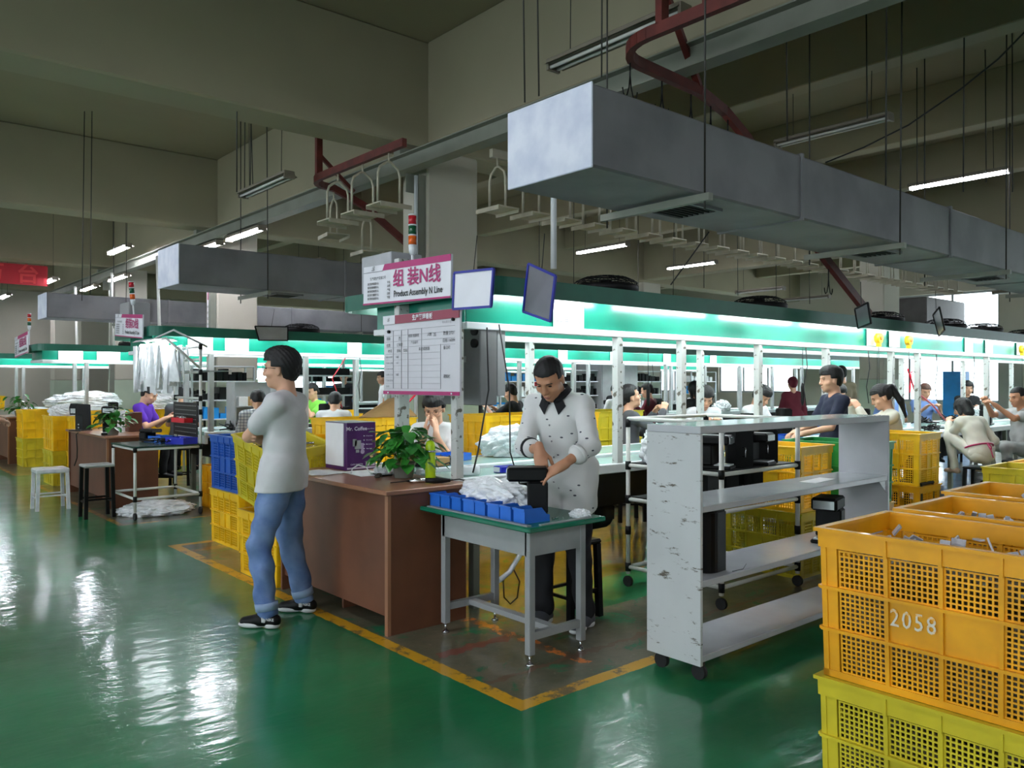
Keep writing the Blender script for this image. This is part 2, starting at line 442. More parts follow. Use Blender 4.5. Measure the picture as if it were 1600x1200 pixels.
# outer walls with window openings
n_win = 0
def wall_with_windows(name, axis, pos, a0, a1, wins, th=0.2):
    """wins: list of (a0,a1,z0,z1); wall made of solid pieces around the openings, each opening glazed"""
    global n_win
    mb = MB()
    B = (lambda s0, s1, z0, z1: mb.box(pos, pos + th, s0, s1, z0, z1)) if axis == 'x' else (lambda s0, s1, z0, z1: mb.box(s0, s1, pos, pos + th, z0, z1))
    cur = a0
    for (w0, w1, z0, z1) in sorted(wins):
        if w0 > cur: B(cur, w0, 0, ZS)
        B(w0, w1, 0, z0); B(w0, w1, z1, ZS); cur = w1
    if cur < a1: B(cur, a1, 0, ZS)
    struct(name, mb, M_wall)
    for (w0, w1, z0, z1) in wins:
        n_win += 1; c = pos + th / 2
        f = MB(); g = MB()
        nb = max(1, round((w1 - w0) / 1.1))
        def fb(s0, s1, q0, q1, t=.03, tgt=f):
            if axis == 'x': tgt.box(c - t, c + t, s0, s1, q0, q1)
            else: tgt.box(s0, s1, c - t, c + t, q0, q1)
        fb(w0, w1, z0, z0 + .06); fb(w0, w1, z1 - .06, z1)
        for k in range(nb + 1):
            s = w0 + (w1 - w0 - .05) * k / nb; fb(s, s + .05, z0 + .06, z1 - .06)
        zm = z0 + (z1 - z0) * .62
        for k in range(nb):
            s = w0 + (w1 - w0 - .05) * k / nb + .05; s2 = w0 + (w1 - w0 - .05) * (k + 1) / nb; fb(s, s2, zm, zm + .05)
        o = struct('window_%d' % n_win, f, M_wframe)
        fb(w0 + .02, w1 - .02, z0 + .02, z1 - .02, .004, g); link('pane', g.mesh('pane'), M_glass, o)
        la = bpy.data.lights.new('portal', 'AREA'); la.shape = 'RECTANGLE'; la.size = w1 - w0; la.size_y = z1 - z0
        la.cycles.is_portal = True
        lo = bpy.data.objects.new('daylight', la); COL.objects.link(lo)
        zc = (z0 + z1) / 2; sc = (w0 + w1) / 2
        if axis == 'x':
            lo.location = (pos + (-.05 if pos < 0 else th + .05), sc, zc)
            lo.rotation_euler = (R(90), 0, R(-90) if pos < 0 else R(90))
        else:
            lo.location = (sc, pos + (-.05 if pos < 0 else th + .05), zc); lo.rotation_euler = (R(90), 0, 0 if pos < 0 else R(180))
wall_with_windows('wall_right', 'x', XW1, YW0, YW1, [(-9.5, -5.6, .9, 3.9), (-4.4, .8, .9, 3.9), (1.6, 6.6, .9, 3.9), (7.7, 11.2, .9, 3.9), (13.6, 16.4, 1.1, 2.7), (18.0, 21.5, 1.1, 2.7)])
wall_with_windows('wall_left', 'x', XW0 - .2, YW0, YW1, [(-9.5, -5.6, .9, 3.9), (-4.2, .6, .9, 3.9), (1.7, 6.4, .9, 3.9), (8.2, 12.6, .9, 3.9), (14.2, 18.6, .9, 3.9), (20.4, 24.8, .9, 3.9)])
wall_with_windows('wall_near', 'y', YW0 - .2, XW0, XW1, [(17.5, 20.5, 1.2, 3.0)])
wall_with_windows('wall_far', 'y', YW1, XW0, XW1, [(11.5, 15, 1.2, 2.8)])

def thin_glass():
    m = bpy.data.materials.new('window_pane_glass'); m.use_nodes = True
    nt = m.node_tree; N = nt.nodes; L = nt.links; N.remove(N['Principled BSDF'])
    t = N.new('ShaderNodeBsdfTransparent'); g = N.new('ShaderNodeBsdfGlossy'); g.inputs['Roughness'].default_value = 0.02
    t.inputs[0].default_value = (.93, .96, .96, 1)
    mx = N.new('ShaderNodeMixShader'); mx.inputs[0].default_value = 0.06
    L.new(t.outputs[0], mx.inputs[1]); L.new(g.outputs[0], mx.inputs[2]); L.new(mx.outputs[0], N['Material Output'].inputs[0])
    return m
_tg = thin_glass()
for me in bpy.data.meshes:
    if me.name.startswith('pane'): me.materials.clear(); me.materials.append(_tg)

# ---------------------------------------------------------------- organic shapes: blended distance fields turned into one continuous surface
class Field:
    def __init__(self): self.p = []
    def cone(self, a, b, ra, rb=None, k=0.02): self.p.append(('c', np.array(a, float), np.array(b, float), ra, ra if rb is None else rb, k)); return self
    def ell(self, c, r, M=None, k=0.02, sub=False): self.p.append(('s' if sub else 'e', np.array(c, float), np.array(r, float), None if M is None else np.array(M, float), None, k)); return self
    def copy(self): f = Field(); f.p = list(self.p); return f
    def bounds(self):
        lo = np.full(3, 1e9); hi = -lo
        for q in self.p:
            if q[0] == 'c':
                r = max(q[3], q[4]); lo = np.minimum(lo, np.minimum(q[1], q[2]) - r); hi = np.maximum(hi, np.maximum(q[1], q[2]) + r)
            elif q[0] == 'e':
                r = q[2].max(); lo = np.minimum(lo, q[1] - r); hi = np.maximum(hi, q[1] + r)
        return lo, hi
    def surface(self, vox, cut=None, disp=None):
        lo, hi = self.bounds(); lo = lo - 3 * vox; hi = hi + 3 * vox
        n = np.ceil((hi - lo) / vox).astype(int) + 1
        ax = [(lo[i] + vox * np.arange(n[i])).astype(np.float32) for i in range(3)]
        F = np.full(n, 0.2, np.float32)
        for q in self.p:
            if q[0] == 'c': r = max(q[3], q[4]); a = np.minimum(q[1], q[2]) - r; b = np.maximum(q[1], q[2]) + r
            else: r = q[2].max(); a = q[1] - r; b = q[1] + r
            mg = q[5] * 1.6 + 2.5 * vox + (0.02 if q[0] != 's' else 0)
            i0 = np.maximum(((a - mg - lo) / vox).astype(int), 0); i1 = np.minimum(((b + mg - lo) / vox).astype(int) + 2, n)
            if (i1 <= i0).any(): continue
            X = ax[0][i0[0]:i1[0], None, None]; Y = ax[1][None, i0[1]:i1[1], None]; Z = ax[2][None, None, i0[2]:i1[2]]
            if q[0] == 'c':
                A, B, ra, rb = q[1], q[2], q[3], q[4]; d = B - A; L2 = max(1e-9, d.dot(d))
                px, py, pz = X - A[0], Y - A[1], Z - A[2]
                h = np.clip((px * d[0] + py * d[1] + pz * d[2]) / L2, 0, 1)
                D = np.sqrt((px - h * d[0]) ** 2 + (py - h * d[1]) ** 2 + (pz - h * d[2]) ** 2) - (ra + (rb - ra) * h)
            else:
                px, py, pz = X - q[1][0], Y - q[1][1], Z - q[1][2]
                if q[3] is not None:
                    M = q[3]; qx = M[0, 0] * px + M[1, 0] * py + M[2, 0] * pz; qy = M[0, 1] * px + M[1, 1] * py + M[2, 1] * pz; qz = M[0, 2] * px + M[1, 2] * py + M[2, 2] * pz
                    px, py, pz = qx, qy, qz
                rr = q[2]
                k0 = np.sqrt((px / rr[0]) ** 2 + (py / rr[1]) ** 2 + (pz / rr[2]) ** 2); k1 = np.sqrt((px / rr[0] ** 2) ** 2 + (py / rr[1] ** 2) ** 2 + (pz / rr[2] ** 2) ** 2) + 1e-6
                D = k0 * (k0 - 1) / k1
            S = F[i0[0]:i1[0], i0[1]:i1[1], i0[2]:i1[2]]; k = max(q[5], 1e-4)
            if q[0] == 's': h = np.clip(0.5 - 0.5 * (S + D) / k, 0, 1); F[i0[0]:i1[0], i0[1]:i1[1], i0[2]:i1[2]] = S * (1 - h) - D * h + k * h * (1 - h)
            else: h = np.clip(0.5 + 0.5 * (S - D) / k, 0, 1); F[i0[0]:i1[0], i0[1]:i1[1], i0[2]:i1[2]] = S * (1 - h) + D * h - k * h * (1 - h)
        G = (ax[0][:, None, None], ax[1][None, :, None], ax[2][None, None, :])
        if disp is not None: F = F + disp(*G).astype(np.float32)
        for c in (cut or []): F = np.maximum(F, c(*G).astype(np.float32))
        return nets(F, lo, vox)

def nets(F, lo, vox):
    """surface nets: one vertex per crossed cell, one quad per crossed grid edge"""
    F[0] = F[-1] = 1; F[:, 0] = F[:, -1] = 1; F[:, :, 0] = F[:, :, -1] = 1
    S = F < 0; n = F.shape; m = tuple(i - 1 for i in n)
    c = [S[i:m[0] + i, j:m[1] + j, k:m[2] + k] for i in (0, 1) for j in (0, 1) for k in (0, 1)]
    cnt = sum(a.astype(np.int8) for a in c); act = (cnt > 0) & (cnt < 8)
    idx = np.argwhere(act); ids = np.full(m, -1, np.int64); ids[act] = np.arange(len(idx))
    if not len(idx): return np.zeros((0, 3)), np.zeros((0, 4), int)
    val = {(i, j, k): F[idx[:, 0] + i, idx[:, 1] + j, idx[:, 2] + k] for i in (0, 1) for j in (0, 1) for k in (0, 1)}
    acc = np.zeros((len(idx), 3)); w = np.zeros(len(idx))
    for a in val:
        for axs in range(3):
            if a[axs] == 0:
                b = list(a); b[axs] = 1; b = tuple(b); va, vb = val[a], val[b]; cr = (va < 0) != (vb < 0)
                t = np.where(cr, va / (va - vb + 1e-12), 0); p = np.tile(np.array(a, float), (len(idx), 1)); p[:, axs] += t
                acc += p * cr[:, None]; w += cr
    V = (idx + acc / w[:, None]) * vox + lo
    Q = []
    for axs in range(3):
        sl0 = [slice(None)] * 3; sl1 = [slice(None)] * 3; sl0[axs] = slice(0, n[axs] - 1); sl1[axs] = slice(1, n[axs])
        e = np.argwhere(S[tuple(sl0)] != S[tuple(sl1)]); u, v = [(1, 2), (2, 0), (0, 1)][axs]
        e = e[(e[:, u] > 0) & (e[:, v] > 0)]
        if not len(e): continue
        def g(du, dv):
            q = e.copy(); q[:, u] += du; q[:, v] += dv; return ids[q[:, 0], q[:, 1], q[:, 2]]
        quad = np.stack([g(-1, -1), g(0, -1), g(0, 0), g(-1, 0)], 1)
        flip = ~S[e[:, 0], e[:, 1], e[:, 2]]; quad[flip] = quad[flip][:, ::-1]; Q.append(quad)
    Q = np.concatenate(Q); Q = Q[(Q >= 0).all(1)]
    return V, Q

def field_mesh(name, F, vox, cut=None, disp=None):
    V, Q = F.surface(vox, cut, disp)
    me = bpy.data.meshes.new(name)
    me.vertices.add(len(V)); me.vertices.foreach_set('co', V.astype(np.float32).ravel())
    me.loops.add(len(Q) * 4); me.loops.foreach_set('vertex_index', Q.astype(np.int32).ravel())
    me.polygons.add(len(Q)); me.polygons.foreach_set('loop_start', np.arange(len(Q), dtype=np.int32) * 4)
    me.polygons.foreach_set('use_smooth', np.ones(len(Q), bool)); me.update(calc_edges=True); me.validate()
    return me

def ik(a, c, l1, l2, hint):
    a = Vector(a); c = Vector(c); d = c - a; L = d.length
    if L > (l1 + l2) * .999: c = a + d * ((l1 + l2) * .999 / L); d = c - a; L = d.length
    t = (L * L + l1 * l1 - l2 * l2) / (2 * L); h = math.sqrt(max(0, l1 * l1 - t * t)); dn = d.normalized()
    hv = Vector(hint); hv = (hv - dn * hv.dot(dn)).normalized()
    return a + dn * t + hv * h, c

M_skin = mat('skin', (214, 164, 134), 0.5, var=0.06, scale=8)
M_skin2 = mat('tanned_skin', (190, 136, 104), 0.5, var=0.08, scale=8)
M_hair = mat('black_hair', (12, 10, 10), 0.62, var=0.3, scale=60)
M_hairb = mat('brown_hair', (84, 50, 38), 0.5, var=0.3, scale=60)
M_lip = mat('lip', (168, 98, 88), 0.5)
M_eye = mat('dark_eye', (28, 20, 18), 0.2)
M_lens = mat('spectacle_wire', (70, 64, 60), 0.3, metal=0.6)
M_denim = mat('blue_denim', (132, 156, 198), 0.9, spec=0.2, rgb2=(92, 118, 168), scale=6, bump=0.8, edges=(0.35, 0.65))
M_tshirt = cloth('white_cotton', (206, 206, 206))
M_specks = specks('speckled_white_cotton')
M_plaid = plaid('plaid_cotton')
M_trk = cloth('black_cotton', (22, 22, 26))
M_navy = cloth('navy_cotton', (26, 32, 54))
M_sole = mat('white_rubber', (214, 214, 214), 0.5)

def rotm(yaw, pitch, roll=0):
    """yaw about z, pitch forward (nodding down positive) about local x"""
    return Matrix.Rotation(yaw, 3, 'Z') @ Matrix.Rotation(-pitch, 3, 'X') @ Matrix.Rotation(roll, 3, 'Y')

def add_hand(F, wrist, d, nrm, curl, thumb, S=1.0, spread=0.16, fs=1.0):
    """palm with four jointed fingers and a thumb; d = pointing direction, nrm = back of the hand, thumb = side vector towards the thumb"""
    d = Vector(d).normalized(); nrm = Vector(nrm); nrm = (nrm - d * nrm.dot(d)).normalized(); th = Vector(thumb); th = (th - d * th.dot(d) - nrm * th.dot(nrm)).normalized()
    w = Vector(wrist)
    pc = w + d * .048 * S
    M = Matrix((th, d, nrm)).transposed()
    F.ell(pc, (.040 * S, .054 * S, .0155 * S), M, .012)
    F.cone(w - d * .03 * S, w + d * .02 * S, .025 * S, .026 * S, .02)
    for i, (off, ln) in enumerate(((.030, .074), (.0105, .083), (-.0095, .077), (-.028, .060))):
        c = curl[i] if isinstance(curl, (list, tuple)) else curl
        base = w + d * (.088 - abs(i - 1.3) * .004) * S + th * off * S
        fd = (d + th * (off * spread * 14)).normalized()
        r0 = .0092 * S * fs
        p = base - fd * .02 * S; ang = 0
        q = base
        F.cone(p, q, r0, r0, .006)
        for k, fr in enumerate((.45, .32, .23)):
            ang += c * (1.0, 1.1, .7)[k]
            dd = fd * math.cos(ang) - nrm * math.sin(ang)
            q2 = q + dd * ln * fr * S
            F.cone(q, q2, r0 * (1 - .07 * k), r0 * (.93 - .09 * k), .004); q = q2
    c0 = curl[0] if isinstance(curl, (list, tuple)) else curl
    b0 = w + d * .022 * S + th * .026 * S - nrm * .004 * S
    d1 = (d * .62 + th * .68 - nrm * .35).normalized(); b1 = b0 + d1 * .040 * S
    d2 = (d * .88 + th * .25 - nrm * (.25 + .5 * c0)).normalized(); b2 = b1 + d2 * .030 * S; b3 = b2 + (d2 - nrm * .3 * c0).normalized() * .024 * S
    F.cone(b0, b1, .0145 * S, .0115 * S, .01); F.cone(b1, b2, .0108 * S, .0100 * S, .005); F.cone(b2, b3, .0098 * S, .0082 * S, .004)

def person(label, x, y, face, hz=0.92, H=1.70, lean=0.0, side=0.0, yaw=0.0, pitch=0.1, hands=None, feet=None, knees=None, elbows=None, top='tee', topm=None, bottomm=None,
           hair='short', hairm=None, vox=0.014, skin=None, shoem=None, female=False, fine=False, curl=0.5, hand_dir=None, hand_nrm=None, thumbs=None, bulk=1.0, pb=1.0, neck_fwd=0.0, group=None, z0=0.0, glasses=False, hem=None, fat=1.0):
    """one figure; local frame: y forward, x to its right, z up, feet on z=0. face = heading in degrees from world +x"""
    S = H / 1.70; skin = skin or M_skin; hairm = hairm or M_hair; topm = topm or M_tshirt; bottomm = bottomm or M_trk; shoem = shoem or M_blackm
    wS = (.90 if female else 1.0) * S
    hip = Vector((0, 0, hz))
    up = (Matrix.Rotation(side, 3, 'Y') @ Matrix.Rotation(-lean, 3, 'X')) @ Vector((0, 0, 1)); fw = (Matrix.Rotation(-lean, 3, 'X')) @ Vector((0, 1, 0)); rt = fw.cross(up).normalized()
    M = Matrix((rt, fw, up)).transposed()
    W = lambda a, b, c: hip + M @ Vector((a * S, b * S, c * S))
    chest = W(0, .005, .34); nb = W(0, -.01, .50); 
    hd = nb + (M @ Vector((0, .25 + neck_fwd, 1))).normalized() * .075 * S; 
    HM = Matrix.Rotation(yaw, 3, 'Z') @ Matrix.Rotation(-pitch, 3, 'X')
    HS = 1.08; SH = S * HS
    hc = hd + HM @ Vector((0, .025, .078)) * S
    hw = lambda a, b, c: hc + HM @ Vector((a, b, c)) * S * HS
    sh = [W(-.165 * wS / S, -.005, .445), W(.165 * wS / S, -.005, .445)]
    hj = [W(-.088, 0, -.01), W(.088, 0, -.01)]
    hands = hands or [(-.24, .10, hz - .12), (.24, .10, hz - .12)]
    feet = feet or [(-.10, 0, .085), (.10, .02, .085)]
    elbows = elbows or [(-.5, -.7, -.5), (.5, -.7, -.5)]; knees = knees or [(-.1, 1, .1), (.1, 1, .1)]
    el = []; wr = []; kn = []; an = []
    for i in (0, 1):
        e, w = ik(sh[i], hands[i], .285 * S, .25 * S, elbows[i]); el.append(e); wr.append(w)
        k, a = ik(hj[i], feet[i], .42 * S, .42 * S, knees[i]); kn.append(k); an.append(a)
    # --- body
    B = Field()
    B.ell(W(0, 0, .02), (.148 * S, .10 * S, .11 * S), M, .05); B.ell(W(0, 0, .17), (.125 * wS * fat, .085 * S * fat, .12 * S), M, .06)
    B.ell(W(0, -.003, .33), (.148 * wS, .095 * S, .16 * S), M, .05)
    for i in (0, 1):
        B.cone(W((-.04, .04)[i], -.01, .455), sh[i], .05 * S, .05 * S, .04)
        B.cone(sh[i], el[i], .045 * wS, .036 * wS, .03); B.cone(el[i], wr[i], .037 * wS, .024 * wS, .012)
        B.cone(hj[i], kn[i], .078 * S, .052 * S, .03); B.cone(kn[i], an[i], .052 * S, .036 * S, .02)
        f = Vector((an[i].x, an[i].y, an[i].z - .05 * S)); 
        B.cone(f + Vector((0, -.03, .02)) * S, f + Vector((0, .12, 0)) * S, .034 * S, .026 * S, .02)
    B.cone(nb - M @ Vector((0, .0, .04)) * S, hd + HM @ Vector((0, -.01, .02)) * S, .058 * wS, .050 * wS, .03)
    HMt = HM
    B.ell(hw(0, -.008, .030), (.073 * SH, .090 * SH, .082 * SH), HMt, .015); B.ell(hw(0, .016, -.045), (.056 * SH, .068 * SH, .072 * SH), HMt, .03)
    B.ell(hw(0, .058, -.092), (.022 * SH, .020 * SH, .016 * SH), HMt, .02)
    B.cone(hw(0, .084, .012), hw(0, .098, -.030), .008 * SH, .0125 * SH, .012); B.ell(hw(0, .088, -.033), (.018 * SH, .012 * SH, .009 * SH), HMt, .006)
    B.cone(hw(-.03, .078, .022), hw(.03, .078, .022), .010 * SH, .010 * SH, .014)
    for s in (-1, 1):
        B.ell(hw(s * .031, .088, .004), (.016 * SH, .012 * SH, .009 * SH), HMt, .008, sub=True)
        B.ell(hw(s * .073, -.008, -.012), (.008 * SH, .018 * SH, .030 * SH), HMt, .006)
        B.ell(hw(s * .042, .052, -.030), (.022 * SH, .022 * SH, .018 * SH), HMt, .02)
    B.ell(hw(0, .082, -.060), (.022 * SH, .011 * SH, .006 * SH), HMt, .005); B.ell(hw(0, .080, -.071), (.018 * SH, .011 * SH, .007 * SH), HMt, .005)
    for i in (0, 1):
        fd = (wr[i] - el[i]).normalized()
        d = Vector(hand_dir[i]) if hand_dir and hand_dir[i] is not None else fd
        nr = Vector(hand_nrm[i]) if hand_nrm and hand_nrm[i] is not None else Vector(((-1, 1)[i] * .3, .1, 1))
        tb = Vector(thumbs[i]) if thumbs and thumbs[i] is not None else Vector(((1, -1)[i], .4, 0))
        cu = curl[i] if isinstance(curl, (list, tuple)) else curl
        add_hand(B, wr[i], d, nr, cu, tb, S * (.94 if female else 1.0), fs=1.0 if fine else 1.25)
    root = link('person', field_mesh('person', B, vox), skin)
    root.location = (x, y, z0); root.rotation_euler = (0, 0, R(face - 90)); tag(root, label, 'person', group)
    wob = lambda amp, f=1.0: (lambda X, Y, Z: amp * (np.sin(X * 41 * f + Z * 19) * np.sin(Z * 33 * f - Y * 27) + .6 * np.sin(Y * 53 * f + Z * 23 * f + X * 17)))
    # --- top
    g = .012 * bulk
    C = Field()
    C.ell(W(0, 0, .03), (.160 * S + g, .112 * S + g, .13 * S), M, .06); C.ell(W(0, 0, .17), (.140 * wS * fat + g, .10 * S * fat + g, .15 * S), M, .06)
    C.ell(W(0, -.003, .33), (.152 * wS + g, .102 * S + g, .165 * S), M, .05)
    if hz > .8: C.ell(W(0, 0, -.07), (.150 * S + g * .6, .112 * S + g * .6, .17 * S), M, .05)
    slv = {'tee': .62, 'long': 1.0, 'roll': 1.0}[top]
    for i in (0, 1):
        C.cone(W((-.05, .05)[i], -.01, .455), sh[i], .056 * S + g * .6, .056 * S + g * .4, .04)
        e = sh[i].lerp(el[i], slv); C.cone(sh[i] - M @ Vector((0, 0, .008)), e, .046 * wS + g * .8, (.054 if top == 'tee' else .044) * wS + g * .8, .03)
        if top in ('long', 'roll'):
            w2 = el[i].lerp(wr[i], .93 if top == 'long' else .42); C.cone(el[i], w2, .046 * wS + g * .8, (.036 if top == 'long' else .044) * wS + g * .7, .02)
    if hz > .8:
        for i in (0, 1): C.cone(hj[i] + Vector((0, 0, .05)), hj[i].lerp(kn[i], .5), .104 * S + g * .5, .098 * S + g * .5, .03)
    hemv = hem if hem is not None else (-.10 if hz > .8 else -.05)
    hp = W(0, 0, hemv)
    cuts = [lambda X, Y, Z: (hp.x - X) * up.x + (hp.y - Y) * up.y + (hp.z - Z) * up.z]
    nk = nb + M @ Vector((0, .035, .058)) * S
    cuts.append(lambda X, Y, Z: .062 * S - np.sqrt((X - nk.x) ** 2 + (Y - nk.y) ** 2 + (Z - nk.z) ** 2))
    cs = link('t_shirt' if top == 'tee' else 'shirt', field_mesh('shirt', C, vox, cuts, wob(.0028 if fine else .003)), topm, root)
    # --- trousers
    P = Field()
    P.ell(W(0, 0, .0), ((.152 if hz < .8 else .138) * S, (.108 if hz < .8 else .096) * S, .12 * S), M, .04); P.ell(W(0, 0, .07), (.132 * S * fat, .095 * S * fat, .06 * S), M, .03)
    for i in (0, 1):
        P.cone(hj[i], kn[i], .088 * S * pb, .066 * S * pb, .03); a = kn[i].lerp(an[i], .97); P.cone(kn[i], a, .064 * S * pb, .052 * S * pb, .03)
    wp = W(0, 0, .085 if hz < .8 else -.01)
    link('trousers', field_mesh('trousers', P, vox, [lambda X, Y, Z: np.minimum((X - wp.x) * up.x + (Y - wp.y) * up.y + (Z - wp.z) * up.z, (-.02 if hz < .8 else .6) * S - (X - hip.x) * fw.x - (Y - hip.y) * fw.y - (Z - hip.z) * fw.z)], wob(.0045 * pb ** 4, .8)), bottomm, root)
    # --- shoes
    for i in (0, 1):
        f = Vector((an[i].x, an[i].y, an[i].z - .085 * S)); Q = Field()
        Q.cone(f + Vector((0, -.045, .042)) * S, f + Vector((0, .03, .05)) * S, .040 * S, .042 * S, .02); Q.cone(f + Vector((0, .03, .045)) * S, f + Vector((0, .145, .03)) * S, .042 * S, .030 * S, .02)
        fz = f.z + .014 * S
        so = link('shoe', field_mesh('shoe', Q, min(vox, .01), [lambda X, Y, Z: fz - Z + 0 * X]), shoem, root)
        if fine:
            U = Field(); U.ell(f + Vector((0, -.03, .018)) * S, (.043 * S, .05 * S, .03 * S), None, .01); U.ell(f + Vector((0, .10, .016)) * S, (.043 * S, .085 * S, .024 * S), None, .02)
            link('sole', field_mesh('sole', U, .006, [lambda X, Y, Z: f.z + .001 - Z + 0 * X, lambda X, Y, Z: Z - f.z - .030 * S + 0 * X]), M_sole, so)
    # --- hair
    Hh = Field(); t = {'short': .012, 'crop': .006, 'thick': .020}.get(hair, .014)
    Hh.ell(hw(0, -.010, .034), ((.073 + t) * SH, (.090 + t) * SH, (.084 + t) * SH), HMt, .02)
    if hair in ('short', 'crop', 'thick'): Hh.ell(hw(0, -.060, -.020), (.060 * SH, .042 * SH, .055 * SH), HMt, .02)
    if hair == 'thick': Hh.ell(hw(0, .02, .085), (.068 * SH, .075 * SH, .042 * SH), HMt, .02); Hh.ell(hw(0, -.055, .05), (.070 * SH, .055 * SH, .06 * SH), HMt, .02)
    if hair == 'long':
        Hh.cone(hw(0, -.065, .02), hw(0, -.085, -.17), .062 * SH, .05 * SH, .03)
        for s in (-1, 1): Hh.cone(hw(s * .062, -.02, .02), hw(s * .068, -.015, -.12), .026 * SH, .020 * SH, .02)
    if hair == 'ponytail': Hh.ell(hw(0, -.085, .06), (.03 * SH, .035 * SH, .03 * SH), HMt, .02); Hh.cone(hw(0, -.115, .055), hw(0, -.145, -.10), .034 * SH, .030 * SH, .02); Hh.cone(hw(0, -.145, -.10), hw(.01, -.13, -.26), .030 * SH, .010 * SH, .02)
    if hair == 'bun': Hh.ell(hw(0, -.095, -.02), (.046 * SH, .042 * SH, .044 * SH), HMt, .015)
    if hair == 'bob':
        Hh.cone(hw(0, -.06, .02), hw(0, -.065, -.09), .066 * SH, .058 * SH, .03)
        for s in (-1, 1): Hh.cone(hw(s * .066, -.01, .03), hw(s * .066, 0, -.075), .028 * SH, .022 * SH, .02)
    I = HM.transposed()
    def loc(X, Y, Z):
        a, b, c = X - hc.x, Y - hc.y, Z - hc.z
        return [(I[r][0] * a + I[r][1] * b + I[r][2] * c) / SH for r in range(3)]
    hlz = {'crop': .058, 'short': .050, 'thick': .046, 'bob': .040, 'long': .046, 'ponytail': .052, 'bun': .060}[hair]
    def facecut(X, Y, Z):
        a, b, c = loc(X, Y, Z)
        f = np.minimum(b - (.038 if hair in ('bob', 'long') else .030), hlz - c)      # front below the hairline is bare
        if hair in ('short', 'crop', 'thick', 'bun', 'ponytail'):
            ear = np.minimum(np.minimum(b + .030, .012 - c), np.abs(a) - .045); f = np.maximum(f, ear)
        return f * SH
    def low(X, Y, Z):
        a, b, c = loc(X, Y, Z); return (-(c) - (.085 if hair in ('short', 'crop', 'thick', 'bun') else .40)) * S
    link('hair', field_mesh('hair', Hh, min(vox, .010) if not fine else .0048, [facecut, low], (lambda X, Y, Z: (.0035 if hair != 'crop' else .0012) * np.sin(X * 190 + Z * 60) * np.sin(Y * 170 - Z * 90))), hairm, root)
    # --- face
    if fine or vox <= .0145:
        for s in (-1, 1):
            e = MB().ell(hw(s * .031, .078, .002), (.012 * S, .007 * S, .0035 * S), 8, 5, HM); link('eye', e.mesh('eye'), M_eye, root)
            b = MB().tube([hw(s * .016, .088, .019), hw(s * .032, .087, .024), hw(s * .048, .076, .019)], .0028 * S, 5); link('eyebrow', b.mesh('eyebrow'), hairm, root)
        li = MB().ell(hw(0, .0885, -.066), (.021 * S, .0045 * S, .0055 * S), 10, 6, HM); link('lips', li.mesh('lips'), M_lip, root)
    if glasses:
        gl = MB()
        for s in (-1, 1):
            gl.tube([hw(s * (.033 + .023 * math.cos(t)), .098 - .01 * abs(math.cos(t)) * (1 if math.cos(t) * 1 > 0 else 0), .002 + .017 * math.sin(t)) for t in [2 * PI * k / 14 for k in range(15)]], .0014, 5)
            gl.tube([hw(s * .056, .090, .006), hw(s * .074, .03, .004), hw(s * .078, -.01, .0)], .0016, 5)
        gl.tube([hw(-.010, .100, .006), hw(.010, .100, .006)], .0015, 5)
        link('glasses', gl.mesh('glasses'), M_blackm if fine else M_lens, root)
    return root, dict(sh=sh, el=el, wr=wr, hc=hc, HM=HM, nb=nb, M=M, W=W, hw=hw, an=an, kn=kn, S=S)

ORD = ['first', 'second', 'third', 'fourth', 'fifth', 'sixth', 'seventh', 'eighth', 'ninth', 'tenth', 'eleventh', 'twelfth', 'thirteenth', 'fourteenth', 'fifteenth', 'sixteenth', 'seventeenth', 'eighteenth', 'nineteenth', 'twentieth']
ORD += ['twenty-' + o for o in ORD[:9]] + ['thirtieth'] + ['thirty-' + o for o in ORD[:9]]

# ================================================================ work lines: lit canopy, posts, table
def rounded(x0, x1, y0, y1, r, n=6):
    p = [(x1, y0), (x1, y1)]
    p += [(x0 + r - r * math.sin(t), y1 - r + r * math.cos(t)) for t in [PI / 2 * k / n for k in range(n + 1)]]
    p += [(x0 + r - r * math.cos(t), y0 + r - r * math.sin(t)) for t in [PI / 2 * k / n for k in range(n + 1)]]
    return p
def shell(mb, poly, z0, z1, t):
    n = len(poly)
    for i in range(n):
        a = Vector((*poly[i], 0)); b = Vector((*poly[(i + 1) % n], 0)); d = (b - a)
        if d.length < 1e-5: continue
        nn = Vector((d.y, -d.x, 0)).normalized() * -t; z = Vector((0, 0, z0)); Z = Vector((0, 0, z1))
        mb.add([a + z, b + z, b + z + nn, a + z + nn, a + Z, b + Z, b + Z + nn, a + Z + nn], [(0, 1, 2, 3), (7, 6, 5, 4), (0, 4, 5, 1), (1, 5, 6, 2), (2, 6, 7, 3), (3, 7, 4, 0)])
TUBEM = MB().cyl((0, 0, 0), (1.18, 0, 0), .014, n=8).mesh('lamp_tube'); TUBEM.materials.append(M_tube)
WHICH = ['nearest work line', 'second work line', 'third work line', 'rearmost work line']
